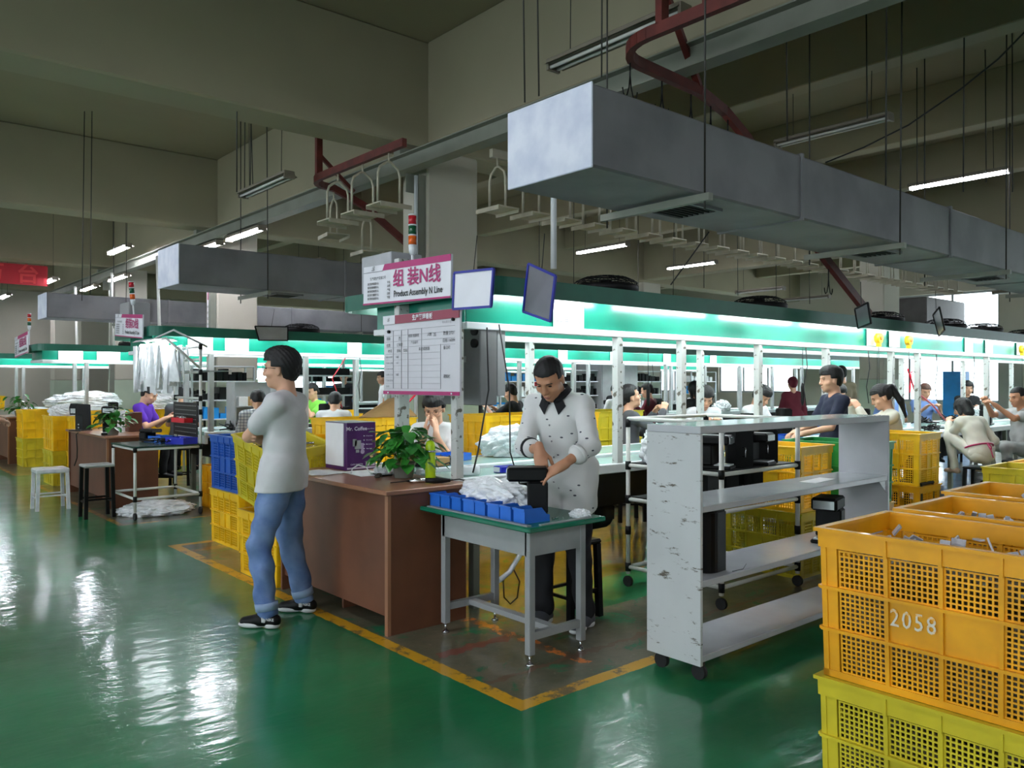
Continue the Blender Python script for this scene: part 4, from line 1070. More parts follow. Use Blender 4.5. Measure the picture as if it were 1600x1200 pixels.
cb = thing('control_box', 'grey control cabinet behind the leaning line sign', 'control box', (3.0, 10.7, 2.085))
part('cabinet', MB().box(2.9, 3.15, 10.6, 10.98, 2.086, 2.44, .006), M_grey, cb)
# wall notice by the second column, board under the sign
vb = thing('wall_notice', 'tall narrow rules plate with magenta corner on the second column', 'wall notice', (5.02, 13.45, 2.1))
part('plate', MB().box(5.005, 5.025, 13.62, 13.74, 1.95, 3.0), M_sign, vb); part('corner_patch', MB().box(4.998, 5.005, 13.62, 13.70, 2.84, 2.98), M_magenta, vb)
for i in range(7):
    for j in (0, 1): lettering('安全生产规定人人'[i], (5.0, 13.71 - .05 * j, 2.72 - .1 * i), .035, '-x', M_ink, vb)
el = thing('electrical_box', 'grey switch box with two black sockets hung beside the schedule board', 'switch box', (3.3, 4.25, 1.4))
part('case', MB().box(3.22, 3.36, 4.05, 4.45, 1.30, 1.83, .006), mat('switch_grey', (112, 112, 112), .45), el)
part('door_panel', MB().box(3.37, 3.44, 4.06, 4.075, 1.36, 1.80, .004), M_grey, el)
for z in (1.70, 1.78): part('socket', MB().cyl((3.20, 4.10, z), (3.222, 4.10, z), .03, n=12), M_black, el)
part('label_plate', MB().box(3.216, 3.222, 4.2, 4.3, 1.58, 1.62), M_grey, el)
solo('dangling_cable', MB().tube([(3.25, 4.02, 1.80), (3.24, 3.99, 1.4), (3.15, 3.99, 1.0), (3.12, 4.0, .88)], .006, 6), M_cord, 'black cable hanging from the switch box down to the black adapters', 'cable')
solo('dangling_cable', MB().tube([(3.30, 3.96, 1.82), (3.38, 3.95, 1.4), (3.36, 3.92, 1.0), (3.42, 3.9, .80)], .005, 6), M_cord, 'second black cable hanging right of the grey column base', 'cable')
# spring balancers
for i, (px, d) in enumerate(((1373, 8.9), (1420, 9.6), (1597, 12.3))):
    a, b = ray(px); dd = 3.98 / b; x = a * dd; t = thing('spring_balancer', 'yellow tool balancer on the canopy edge, %s past the small dangling board' % ORD[i], 'tool balancer', (x, 3.98, 1.84))
    part('reel', MB().cyl((x, 3.955, 1.92), (x, 4.005, 1.92), .055, n=18).box(x - .02, x + .02, 3.96, 4.0, 1.83, 1.9), M_yellow, t)
    part('cable', MB().cyl((x, 3.98, 1.83), (x + .01, 3.98, 1.25), .003, n=5), M_cord, t)
    part('hub', MB().cyl((x, 3.945, 1.92), (x, 3.955, 1.92), .02, n=12), M_orange, t)

# ================================================================ crates
def crate_meshes(w, l, h, holes=True, ncol=4, fine=False):
    """nesting crate: w along x, l along y, origin at bottom centre; lattice walls, ribs, flared rim"""
    b = MB(); rimh = h * .13; t = .010
    def side(ax, sgn, L, off, ncols):
        def P(u0, u1, z0, z1, n0, n1):
            n0, n1 = sgn * (off - n0), sgn * (off - n1)
            if ax == 'x': b.box(min(n0, n1), max(n0, n1), u0, u1, z0, z1)
            else: b.box(u0, u1, min(n0, n1), max(n0, n1), z0, z1)
        H = L / 2; cw = .055
        z_ = [h * .045, h * .32, h * .60, h - rimh]
        P(-H, H, 0, z_[0], 0, .02)
        for s in (-1, 1): P(s * H - (cw if s > 0 else 0), s * H + (0 if s > 0 else cw), z_[0], h - rimh, .004, .02)
        us = [-H + cw + (L - 2 * cw) * i / ncols for i in range(ncols + 1)]
        for u in us[1:-1]: P(u - .006, u + .006, z_[0], h - rimh, -.004, .016)
        for z in z_[1:3]: P(-H, H, z - .005, z + .005, -.010, .016)
        for r in range(3):
            for c in range(ncols):
                u0, u1, q0, q1 = us[c] + .006, us[c + 1] - .006, z_[r] + (.0 if r == 0 else .005), z_[r + 1] - .005
                solid = (r == 1 and 0 < c < ncols - 1) or not holes
                if solid: P(u0, u1, q0, q1, .006, .010); continue
                nx = max(3, round((u1 - u0) / (.0165 if fine else .022))); nz = max(3, round((q1 - q0) / (.0165 if fine else .022)))
                for k in range(nx + 1):
                    c0 = u0 + (u1 - u0 - .0055) * k / nx; P(c0, c0 + .0055, q0, q1, .005, .010)
                for k in range(nz + 1):
                    c0 = q0 + (q1 - q0 - .0055) * k / nz; P(u0, u1, c0, c0 + .0055, .0052, .0098)
    side('x', -1, l, w / 2, ncol); side('x', 1, l, w / 2, ncol)
    side('y', -1, w, l / 2, max(2, ncol - 1)); side('y', 1, w, l / 2, max(2, ncol - 1))
    b.box(-w / 2 + .005, w / 2 - .005, -l / 2 + .005, l / 2 - .005, .006, .014)
    r = MB(); f = .014
    for z0, z1, e, th in ((h - rimh, h - .012, .004, .012), (h - .012, h, f, .026)):
        x, y = w / 2 + e, l / 2 + e
        r.box(-x, -x + th, -y, y, z0, z1).box(x - th, x, -y, y, z0, z1).box(-x + th, x - th, -y, -y + th, z0, z1).box(-x + th, x - th, y - th, y, z0, z1)
    for ny in range(1, ncol):
        yy = -l / 2 + .055 + (l - .11) * ny / ncol
        for s in (-1, 1): r.box(s * (w / 2 + .004) - .006, s * (w / 2 + .004) + .006, yy - .005, yy + .005, h - rimh - .004, h - .012)
    def taper(v): return [(x * (1 - .035 * (1 - z / h)), y * (1 - .03 * (1 - z / h)), z) for x, y, z in v]
    b.v = taper(b.v); r.v = taper(r.v)
    return b.mesh('crate_body'), r.mesh('rim')
CR = {'near': crate_meshes(.50, .76, .485, True, 4, True), 'mesh': crate_meshes(.46, .66, .485, True), 'mid': crate_meshes(.44, .66, .485, False), 'big': crate_meshes(.60, .78, .485, False, 5)}
for k in CR:
    for me in CR[k]: me.materials.append(M_yellow)
def crate(kind, x, y, z, m, label, rz=0, group=None, cat='crate', rot=None, sz=1.0, sx=1.0):
    b, r = CR[kind]
    o = link('plastic_crate', b); o.location = (x, y, z); o.rotation_euler = rot or (0, 0, rz); o.scale = (sx, sx, sz)
    q = link('rim', r, None, o)
    for e in (o, q): e.material_slots[0].link = 'OBJECT'; e.material_slots[0].material = m
    return tag(o, label, cat, group)
hC = .487
# foreground stacks on the right
fg = [crate('near', 2.755, .975, 0, M_lime, 'lower olive yellow perforated crate carrying the crate numbered 2058'),
      crate('near', 2.755, .975, hC, M_yellow2, 'big orange yellow perforated crate with the number 2058 painted on its side'),
      crate('near', 3.36, .985, 0, M_yellow2, 'lower crate of the stack directly behind the numbered crate'),
      crate('near', 3.36, .985, hC, M_yellow2, 'open orange crate with tags directly behind the numbered crate'),
      crate('near', 4.0, 1.06, 0, M_yellow2, 'lower crate of the third stack behind the numbered crate'),
      crate('near', 4.0, 1.06, hC, M_yellow2, 'open dirty orange crate, third one back from the numbered crate'),
      crate('mid', 3.9, .30, 0, M_yellow2, 'lower crate beyond the open orange crates'), ]
for i, ch in enumerate('2058'):
    lettering(ch, (2.5105, 1.112 - .036 * i, hC + .235), .054, '-x', mat('chalky_white_paint', (214, 206, 190), .8, rgb2=(236, 170, 40), scale=60, edges=(.3, .45)), fg[1], .006, sx=.8, name='number')
# packed contents of the near crates
def bits(name, x0, x1, y0, y1, z0, z1, n, label, mats, cat, size=(.02, .05)):
    b = MB()
    for i in range(n):
        c = Vector((random.uniform(x0, x1), random.uniform(y0, y1), random.uniform(z0, z1)))
        M = Matrix.Translation(c) @ Euler((random.uniform(0, 6), random.uniform(0, 6), random.uniform(0, 6))).to_matrix().to_4x4()
        s = random.uniform(*size); b.box(-s, s, -s * .5, s * .5, -.003, .003, M=M)
    o = solo(name, b, mats, label, cat); o['kind'] = 'stuff'; return o
M_clear = mat('clear_bag_film', (206, 206, 210), .15, var=.3, scale=20, bump=.5)
for (cx, cy, w) in ((2.755, .975, 0), (3.36, .985, 1), (4.0, 1.06, 2)):
    for lv in (0, 1):
        t = ['numbered crate', 'crate directly behind the numbered one', 'third crate back'][w]
        f = MB()
        me = bmesh.new(); bmesh.ops.create_grid(me, x_segments=26, y_segments=34, size=.5)
        for v in me.verts: v.co.x *= .43; v.co.y *= .68; v.co.z = .02 * math.sin(v.co.x * 60 + v.co.y * 30) * math.sin(v.co.y * 47) + random.uniform(-.018, .018)
        vs = [tuple(v.co + Vector((cx, cy, hC * lv + (.365 if lv else .38)))) for v in me.verts]; fs = [tuple(v.index for v in p.verts) for p in me.faces]; me.free()
        f.add(vs, fs)
        f.box(cx - .205, cx + .205, cy - .33, cy + .33, hC * lv + .02, hC * lv + (.29 if lv else .34))
        o = solo('bagged_parts', f, mat('bagged_metal_parts', (120, 112, 96), .3, rgb2=(30, 26, 20), scale=55, edges=(.4, .55)), 'clear bagged parts filling the %s of the %s' % (('lower half', 'top')[lv], t), 'bagged parts'); o['kind'] = 'stuff'
    bits('parts_tags', cx - .2, cx + .2, cy - .3, cy + .3, hC + .375, hC + .45, 60, 'white tags and clear film bits sticking out of the %s' % t, M_clear, 'tags', (.012, .028))

# crates beside the standing man and reception desk
crate('mesh', 2.96, 7.08, 0, M_yellow, 'yellow perforated crate on the floor below the blue crate')
crate('mesh', 2.96, 7.08, hC, M_blue, 'deep blue crate stacked on a yellow crate behind the standing man')
crate('mesh', 2.67, 5.70, 0, M_yellow, 'yellow perforated crate on the floor under the tilted lime crate')
tl = crate('mesh', 2.66, 5.72, hC + .070, M_lime, 'lime yellow crate full of shiny parts, tilted beside the standing man', rot=(R(10), R(-7), 0))
crate('mesh', 3.32, 6.42, 0, M_yellow, 'yellow crate standing behind the tilted lime crate'); crate('mesh', 3.32, 6.42, hC, M_yellow, 'yellow crate atop another one behind the tilted lime crate')
def tangle(name, c, r, n, label, m, cat='parts', rad=.004, zs=.5):
    b = MB()
    for i in range(n):
        p = [Vector((c[0] + random.gauss(0, r[0]), c[1] + random.gauss(0, r[1]), c[2] + abs(random.gauss(0, r[2])))) for _ in range(4)]
        q = []
        for k in range(9):
            t = k / 8; q.append(p[0] * (1 - t) ** 3 + p[1] * 3 * t * (1 - t) ** 2 + p[2] * 3 * t * t * (1 - t) + p[3] * t ** 3)
        b.tube(q, rad, 5)
    o = solo(name, b, m, label, cat); o['kind'] = 'stuff'; return o
tangle('metal_parts', (2.62, 5.66, .95), (.09, .14, .03), 46, 'shiny metal parts heaped in the tilted lime crate', M_chrome, rad=.009)
tangle('black_wires', (2.62, 5.66, .97), (.10, .14, .03), 16, 'black wires among the shiny parts in the tilted lime crate', M_cord, rad=.006)

# rows of crates between the first two lines
def stack(kind, x, y, n, ms, lab, rz=0, base=0.0, **k):
    for i in range(n):
        crate(kind, x, y, base + hC * i, ms[i % len(ms)], lab + (', topmost of its stack' if i == n - 1 else ', %s from the floor' % ORD[i]), rz, **k)
def pallet(x0, x1, y0, y1, label):
    b = MB()
    for k in range(7): yy = y0 + (y1 - y0 - .09) * k / 6; b.box(x0, x1, yy, yy + .09, .12, .14)
    for x in (x0, (x0 + x1) / 2 - .05, x1 - .1): b.box(x, x + .1, y0, y1, 0, .12)
    solo('pallet', b, mat('pallet_wood', (150, 120, 84), .8, var=.3), label, 'pallet')
pallet(3.3, 4.35, 6.38, 7.05, 'wooden pallet under the yellow crates behind the purple carton')
pallet(4.9, 7.75, 6.15, 7.1, 'long low wooden pallet under the crates beyond the conveyor')
stack('big', 3.93, 6.72, 2, [M_yellow], 'yellow ribbed crate behind the purple carton and the lime flask', R(90), base=.142)
for i, (x, y, n, ms) in enumerate(((5.4, 6.52, 2, [M_yellow, M_yellow]), (6.25, 6.52, 2, [M_yellow, M_yellow]), (7.1, 6.6, 2, [M_yellow, M_lime]))):
    stack('big', x, y, n, ms, 'wide yellow crate beyond the conveyor, %s stack' % ORD[i], R(90), base=.142 if i < 3 else 0)
stack('big', 6.15, 7.75, 2, [M_yellow, M_blue], 'crate in the pile behind the black shirted worker', R(90))
stack('big', 7.4, 8.0, 2, [M_yellow, M_lime], 'crate behind the speckled shirt worker, second row', R(90))
stack('big', 8.3, 7.7, 2, [M_lime, M_lime], 'lime yellow crate between speckled worker and grey clad woman', R(90))
stack('mid', 4.75, 8.0, 2, [M_yellow, M_lime], 'crate beside the green shirted woman', R(90))
stack('mid', 5.45, 8.1, 2, [M_yellow, M_yellow], 'yellow crate behind the brown cardboard sheet', R(90))
solo('cardboard_sheet', MB().quad3((3.75, 6.50, 1.12), (4.35, 6.45, 1.12), (4.33, 6.75, 1.30), (4.25, 6.80, 1.28), .008), M_card, 'brown cardboard flap leaning on the yellow crate behind the plant', 'cardboard')
# stacks to the right around the pipe rack and shelves
stack('mesh', 5.68, 3.42, 2, [M_lime, M_yellow], 'yellow perforated crate between pipe rack and green crate')
stack('mesh', 5.62, 2.55, 1, [M_lime], 'olive crate on the floor behind the shelf unit')
stack('mid', 6.36, 3.28, 2, [M_yellow2, M_greenc], 'green topped crate stack right of the shelf unit', sx=1.06)
stack('mesh', 7.90, 3.50, 2, [M_yellow2, M_yellow], 'yellow crate holding brown bottles beside the green crate')
stack('mid', 8.95, 2.75, 1, [M_lime], 'lime crate with a white sticker before the squatting woman', R(90), base=.14)
pallet(8.5, 10.2, 2.4, 3.1, 'wooden pallet below the lime crate before the squatting woman')
stack('mid', 9.7, 2.75, 1, [M_yellow], 'yellow crate next to the lime crate before the squatting woman', R(90), base=.14)
solo('sticker', MB().box(8.80, 8.92, 2.505, 2.51, .38, .50), M_paper, 'square white sticker on the lime crate', 'sticker')
b = MB()
for i in range(5): b.cyl((7.80 + .09 * i, 3.23, .55), (7.80 + .09 * i, 3.23, .74), .035, n=10).cyl((7.80 + .09 * i, 3.23, .74), (7.80 + .09 * i, 3.23, .78), .014, n=8)
# bottles individually
bm_ = MB().lathe([(0, 0), (.036, 0), (.036, .18), (.014, .22), (.014, .25), (0, .25)], n=12).mesh('brown_bottle'); bm_.materials.append(mat('brown_glass', (112, 74, 30), .2))
for i in range(4):
    o = link('brown_bottle', bm_); o.location = (7.76 + .085 * i, 3.30, hC + .03); tag(o, 'brown bottle inside the yellow crate, %s from its corner' % ORD[i], 'bottle', 'bottles in the yellow crate')

# second bay: crates near its desk, third bay rows
stack('mid', 3.65, 9.20, 1, [M_yellow2], 'dirty yellow crate on the floor under the second bay table', sx=1.1)
stack('mid', 2.70, 13.0, 2, [M_lime, M_yellow], 'crate under the white film near the black stool')
stack('mid', 2.86, 12.26, 2, [M_yellow, M_yellow], 'yellow crate touching the far end of the second bay desk')
for i, (x, c2) in enumerate(((3.03, M_lime), (3.75, M_yellow), (4.5, M_yellow))):
    stack('big', x, 16.1 if i == 0 else 14.6, 2, [c2, M_yellow], 'far yellow crate below the plastic heap, %s column' % ORD[i], R(90))
stack('mid', 5.6, 12.5, 2, [M_yellow], 'yellow crate past the concrete column with the rules plate', R(90))
stack('mid', 6.9, 12.2, 2, [M_lime, M_yellow], 'yellow crate between the second and third lines', R(90))
crate('mid', 2.8, 21.0, .85, M_yellow, 'small distant yellow crate on the rear table end', R(90), sz=.6)

# ================================================================ plastic bags
def bag(x, y, z, r, label, m=None, seed=0, sc=(1, .7, .5), name='plastic_bag', cat='plastic bag'):
    bm = bmesh.new(); bmesh.ops.create_icosphere(bm, subdivisions=5, radius=1)
    rn = np.random.default_rng(seed); D = rn.normal(size=(9, 3)); D /= np.linalg.norm(D, axis=1)[:, None]; ph = rn.uniform(0, 6, 9)
    for v in bm.verts:
        p = v.co.copy(); f = 0
        for k in range(9): f += (.13 / (1 + k * .18)) * abs(math.sin((p.x * D[k][0] + p.y * D[k][1] + p.z * D[k][2]) * (2.4 + k * 1.9) + ph[k]))
        q = p * (.78 + f * 1.3); v.co = Vector((q.x * r * sc[0], q.y * r * sc[1], max(q.z, -.75) * r * sc[2] + .75 * r * sc[2]))
    me = bpy.data.meshes.new(name); bm.to_mesh(me); bm.free()
    o = link(name, me, m or M_plastic); o.location = (x, y, z); o.rotation_euler = (0, 0, R(seed * 47)); return tag(o, label, cat)

# ================================================================ desks
def desk(x0, x1, y0, y1, label):
    d = thing('reception_desk', label, 'desk', (x0, y0, 0))
    part('desktop', MB().box(x0 - .03, x1 + .02, y0 - .03, y1 + .02, .805, .832, .004), M_woodtop, d)
    part('front_panel', MB().box(x0 + .02, x0 + .04, y0 + .02, y1 - .02, .10, .805), M_wood, d)
    part('side_panel', MB().box(x0, x1, y0, y0 + .022, 0, .805), M_wood, d)
    part('side_panel', MB().box(x0, x1, y1 - .022, y1, 0, .805), M_wood, d)
    part('middle_panel', MB().box(x0 + .10, x1 - .02, (y0 + y1) / 2 - .01, (y0 + y1) / 2 + .01, 0, .80), M_wood, d)
    part('corner_strip', MB().box(x0 - .002, x0 + .02, y0 - .002, y0 + .03, 0, .805), M_woodtop, d)
    return d
desk(2.46, 3.02, 3.94, 5.34, 'brown wooden desk behind the standing man with carton and plant on top')
desk(2.50, 3.06, 9.98, 11.85, 'brown wooden desk at the second bay with black coffee makers on top')
desk(2.55, 3.1, 16.62, 17.7, 'far brown desk at the third bay')

# purple carton
t = thing('coffee_maker_carton', 'purple product carton with white paper taped on, standing on the near desk', 'carton', (2.79, 5.0, .832))
part('box', MB().box(2.79, 3.02, 5.0, 5.31, .832, 1.165, .002), M_purple, t)
part('top_flap', MB().box(2.788, 3.022, 4.998, 5.312, 1.164, 1.168), M_grey, t)
part('taped_paper', MB().box(2.784, 2.789, 5.04, 5.30, .86, 1.16), M_paper, t)
lettering('Mr. Coffee', (2.865, 4.996, 1.122), .027, '-y', M_sign, t, .012)
lettering('Espresso Maker', (2.97, 4.996, 1.12), .008, '-y', M_sign, t)
for i, s in enumerate(('15 bar pump', 'One touch', 'Milk frother', 'Easy clean')):
    lettering(s, (2.965, 4.996, 1.07 - .03 * i), .008, '-y', M_sign, t, .004); part('bullet', MB().cyl((2.925, 4.997, 1.07 - .03 * i), (2.925, 5.0, 1.07 - .03 * i), .004, n=8), M_sign, t)
b = MB(); b.box(2.85, 2.90, 4.9965, 5.0, .98, 1.04).box(2.835, 2.865, 4.9965, 5.0, 1.0, 1.05).box(2.86, 2.885, 4.9965, 5.0, .955, .975)
part('product_picture', b, M_grey, t); part('product_picture', MB().cyl((2.912, 4.9965, .96), (2.912, 5.0, .96), .016, n=14).box(2.90, 2.922, 4.9966, 5.0, .975, 1.02), mat('lilac_print', (170, 150, 180), .5), t)
part('seal', MB().cyl((2.985, 4.9965, .93), (2.985, 5.0, .93), .015, n=16), mat('gold_print', (206, 180, 120), .5), t)
part('bottom_strip', MB().box(2.792, 3.018, 4.9965, 5.0, .84, .852).box(2.94, 3.01, 4.9962, 5.0, .858, .885), mat('pale_print', (210, 196, 214), .5), t)
lettering('CAFE BARISTA', (2.865, 4.996, .872), .011, '-y', M_sign, t, .01)
# things on the near desk
def lying_papers(x, y, z, n, label):
    b = MB()
    for i in range(n):
        M = Matrix.Translation((random.uniform(-.02, .02), random.uniform(-.02, .02), .0012 * i + .001)) @ Matrix.Rotation(random.uniform(-.3, .3), 4, 'Z'); b.box(-.105, .105, -.148, .148, -.0004, .0004, M=M)
    return solo('paper_sheets', b, M_paper, label, 'papers', (x, y, z))
lying_papers(2.60, 5.02, .833, 3, 'white paper sheets on the near desk edge beside the standing man')
lying_papers(2.82, 4.78, .833, 2, 'white sheets in front of the purple carton')
solo('white_cable', MB().tube([(2.72, 4.82, .838), (2.72, 4.80, .87), (2.74, 4.76, .895), (2.77, 4.71, .885), (2.79, 4.69, .845), (2.83, 4.66, .84), (2.78, 4.6, .84)], .004, 6), M_white, 'white cable loop in front of the purple carton', 'cable')
ph = thing('phone', 'dark phone lying on the near desk right of the carton', 'phone', (2.85, 4.62, .833))
part('body', MB().box(2.80, 2.88, 4.55, 4.70, .833, .842, .003), M_black, ph); part('screen', MB().box(2.805, 2.875, 4.555, 4.695, .842, .843), mat('grey_screen', (120, 124, 130), .1), ph)
bag(2.88, 4.66, .842, .05, 'small crumpled plastic wrap beside the phone', seed=3)
wb = thing('glue_bottle', 'small white bottle with red band behind the potted plant', 'bottle', (2.95, 4.62, .833))
part('body', MB().lathe([(0, 0), (.03, 0), (.034, .06), (.022, .09), (.010, .10), (.010, .125), (0, .125)], (2.95, 4.62, .833), 14), M_white, wb); part('label_band', MB().lathe([(.0335, .045), (.0345, .046), (.0345, .062), (.0335, .063)], (2.95, 4.62, .833), 14), M_redp, wb)
fl_ = thing('vacuum_flask', 'lime green vacuum flask standing beside the potted plant', 'flask', (2.97, 4.25, .833))
part('body', MB().lathe([(0, 0), (.032, 0), (.0335, .004), (.0335, .165), (.030, .17)], (2.97, 4.25, .833), 20), M_limeb, fl_)
part('steel_ring', MB().lathe([(.031, .168), (.0325, .17), (.0325, .18), (.031, .182)], (2.97, 4.25, .833), 20), M_chrome, fl_)
part('cap', MB().lathe([(.031, .182), (.031, .212), (.026, .232), (.012, .243), (0, .245)], (2.97, 4.25, .833), 20), M_limeb, fl_)
def potted(x, y, z, r, n, label, seed, potr=.075, poth=.10, rad=None):
    rn = random.Random(seed); t = thing('potted_plant', label, 'plant', (x, y, z))
    part('pot', MB().lathe([(0, 0), (potr * .8, 0), (potr, poth * .92), (potr * 1.06, poth * .93), (potr * 1.06, poth), (potr * .93, poth), (potr * .9, poth * .85), (0, poth * .85)], (x, y, z), 20), M_pot, t)
    st = MB(); lf = MB()
    for i in range(n):
        a = rn.uniform(0, 2 * PI); e = rn.uniform(.05, 1.35); L = r * rn.uniform(.45, 1.0)
        p0 = Vector((x + rn.uniform(-.02, .02), y + rn.uniform(-.02, .02), z + poth)); d = Vector((math.cos(a) * math.cos(e), math.sin(a) * math.cos(e), math.sin(e)))
        p1 = p0 + d * L * .6 + Vector((0, 0, L * .3)); p2 = p0 + d * L + Vector((0, 0, L * .15 - .04 * math.cos(e)))
        if p2.z < z + .03: p2.z = z + .03
        if i % 2 == 0: st.tube([p0, p1, p2], .0022, 4)
        h = Vector((math.cos(a + rn.uniform(-.6, .6)), math.sin(a + rn.uniform(-.6, .6)), rn.uniform(-.9, .3))).normalized(); s = h.cross(Vector((0, 0, 1))).normalized(); up = s.cross(h)
        ll = rn.uniform(.075, .115) * (r / .24) ** .5; w = ll * .38
        prof = [(0, 0), (.12, .75), (.35, 1), (.65, .75), (.88, .32), (1, 0)]
        L_ = [p2 + h * ll * u + s * w * v + up * (-.012 * u * u + .010 * v) for u, v in prof]; Rr = [p2 + h * ll * u - s * w * v + up * (-.012 * u * u + .010 * v) for u, v in prof]; C_ = [p2 + h * ll * u - up * .012 * u * u for u, v in prof]
        vs = L_ + C_ + Rr; k = 6
        lf.add(vs, [(j, j + 1, k + j + 1, k + j) for j in range(5)] + [(k + j, k + j + 1, 2 * k + j + 1, 2 * k + j) for j in range(5)], True)
    part('stems', st, M_stem, t); part('foliage', lf, M_leaf, t)
    return t
potted(2.88, 4.42, .833, .235, 150, 'leafy green potted plant on the near desk by the lime flask', 5)
potted(2.62, 10.05 + .15, .833, .25, 70, 'leafy green potted plant on the second bay desk', 8, .07, .09)
potted(2.75, 16.8, .835, .30, 60, 'distant green potted plant on the far brown desk', 9)
sd = thing('electric_screwdriver', 'black and chrome electric screwdriver lying at the near desk corner', 'screwdriver', (2.72, 4.14, .833))
part('handle', MB().tube([(2.93, 3.98, .85), (2.89, 4.005, .85), (2.84, 4.03, .85), (2.80, 4.06, .852)], [.010, .017, .018, .015], 12), M_black, sd)
part('chuck', MB().tube([(2.80, 4.06, .852), (2.76, 4.085, .851), (2.72, 4.11, .85)], [.015, .015, .012], 12), M_chrome, sd)
part('bit', MB().tube([(2.72, 4.11, .85), (2.70, 4.12, .85), (2.62, 4.17, .842)], [.008, .003, .0025], 8), M_blackm, sd)
part('cord', MB().tube([(2.93, 3.98, .85), (2.98, 3.955, .855), (3.04, 3.90, .84), (3.08, 3.86, .76), (3.10, 3.84, .70)], .004, 6), M_cord, sd)
solo('leather_pouch', MB().box(-.05, .05, -.02, .02, 0, .022, .008), M_dirty, 'dark little pouch left of the plant pot', 'pouch', (2.75, 4.52, .833), R(50))
# line end items on conveyor
def stuff_box(name, x, y, z, w, l, h, m, label, cat, rz=0, open_=True):
    b = MB(); t = .004
    if open_: b.box(-w, w, -l, l, 0, t).box(-w, -w + t, -l, l, t, h).box(w - t, w, -l, l, t, h).box(-w + t, w - t, -l, -l + t, t, h).box(-w + t, w - t, l - t, l, t, h)
    else: b.box(-w, w, -l, l, 0, h, .004)
    return solo(name, b, m, label, cat, (x, y, z), rz)
stuff_box('parts_tray', 3.62, 4.95, .855, .16, .10, .055, M_bin, 'blue parts tray among black adapters on the conveyor', 'tray', .2)
stuff_box('carton', 3.32, 4.78, .855, .10, .13, .06, M_card, 'small tan carton with green mark behind the lime flask', 'carton', 0, False)
solo('tissue_roll', MB().lathe([(.0, 0), (.075, 0), (.078, .01), (.078, .05), (.07, .055), (.02, .055), (.02, .01)], n=20), M_white, 'white round container on the belt beside the blue label roll', 'container', (3.25, 4.22, .843))
lr = thing('label_box', 'small blue battery-like box lying on the belt', 'box', (3.52, 4.16, .843))
part('box', MB().box(3.45, 3.60, 4.12, 4.20, .843, .885, .004), mat('royal_blue_print', (24, 40, 190), .35), lr); part('end_label', MB().box(3.446, 3.450, 4.13, 4.19, .848, .88), M_sign, lr)
for i, (x, y) in enumerate(((3.25, 4.75), (3.42, 4.85), (3.38, 4.98))):
    solo('power_adapter', MB().box(-.05, .05, -.035, .035, 0, .035 + .02 * (i == 1), .006), M_black, 'black power adapter heap by the blue tray, %s from the post' % ORD[i], 'adapter', (x, y, .855), i * .7)
tangle('adapter_cords', (3.4, 4.8, .86), (.10, .08, .03), 26, 'tangled black cords beside the blue parts tray', M_cord, rad=.005)
bag(4.35, 4.95, .855, .20, 'big crumpled white plastic bag with red print on the belt', seed=11, sc=(1.2, .7, .6)); bag(4.55, 4.85, .855, .17, 'smaller white plastic bag left of the speckled shirt', seed=12)
# ================================================================ green topped table
g = thing('work_table', 'small grey steel table with green top carrying blue bins', 'table', (2.94, 3.46, 0))
part('tabletop', MB().box(2.68, 3.24, 2.98, 3.96, .695, .722, .006), M_tgreen, g)
part('edge_strip', MB().box(2.70, 2.73, 3.02, 3.90, .722, .727), M_grey, g); part('edge_strip', MB().box(2.78, 3.15, 3.0, 3.02, .722, .727), M_grey, g)
ap = MB(); 
for a in ((2.74, 2.755, 3.07, 3.80), (3.145, 3.16, 3.07, 3.80)): part('apron', MB().box(a[0], a[1], a[2], a[3], .56, .695), M_grey, g)
for y in (3.05, 3.79): part('apron', MB().box(2.76, 3.14, y, y + .015, .56, .695), M_grey, g)
for x in (2.76, 3.13):
    for y in (3.065, 3.795):
        part('leg', MB().box(x - .02, x + .02, y - .02, y + .02, .055, .695, .003), M_grey, g); part('levelling_foot', MB().cyl((x, y, .012), (x, y, .055), .007, n=8).cyl((x, y, 0), (x, y, .012), .024, .014, n=12), M_chrome, g)
for y in (3.065, 3.795): part('stretcher', MB().box(2.78, 3.11, y - .015, y + .015, .13, .17), M_grey, g)
part('long_stretcher', MB().box(2.92, 2.97, 3.08, 3.78, .135, .165), M_grey, g)
def parts_bin():
    w, l, h = .047, .085, .075
    b = MB(); t = .003
    b.box(-w, w, -l, l, 0, t); b.box(-w, w, l - t, l, t, h)
    b.prism([(-l, t), (l, t), (l, h), (-l * .35, h), (-l * .75, h * .5), (-l, h * .45)], -w, -w + t, 'x'); b.prism([(-l, t), (l, t), (l, h), (-l * .35, h), (-l * .75, h * .5), (-l, h * .45)], w - t, w, 'x')
    b.box(-w, w, -l, -l + t, t, h * .45); b.box(-w - .002, w + .002, l, l + .006, h - .010, h)
    return b.mesh('parts_bin')
pb = parts_bin(); pb.materials.append(M_bin)
for i in range(8):
    o = link('parts_bin', pb); o.location = (2.83, 3.885 - .108 * i, .722); o.rotation_euler = (0, 0, R(90 + random.uniform(-3, 3)))
    tag(o, 'small blue parts bin on the green table, %s from the desk' % ORD[i], 'bin', 'row of blue bins')
bag(2.98, 3.58, .73, .19, 'crumpled clear plastic bag lying behind the row of blue bins', seed=21, sc=(1.15, .6, .40))
bag(3.12, 3.06, .722, .04, 'tiny clear plastic bag at the green table corner', seed=22)
for i in range(5): solo('screw_pack', MB().cyl((0, 0, .003), (.02, 0, .003), .003, n=6), M_chrome, 'loose steel screw on the green table, %s from the last bin' % ORD[i], 'screw', (2.95 + .02 * i, 3.10 + .015 * (i % 2), .722), i)

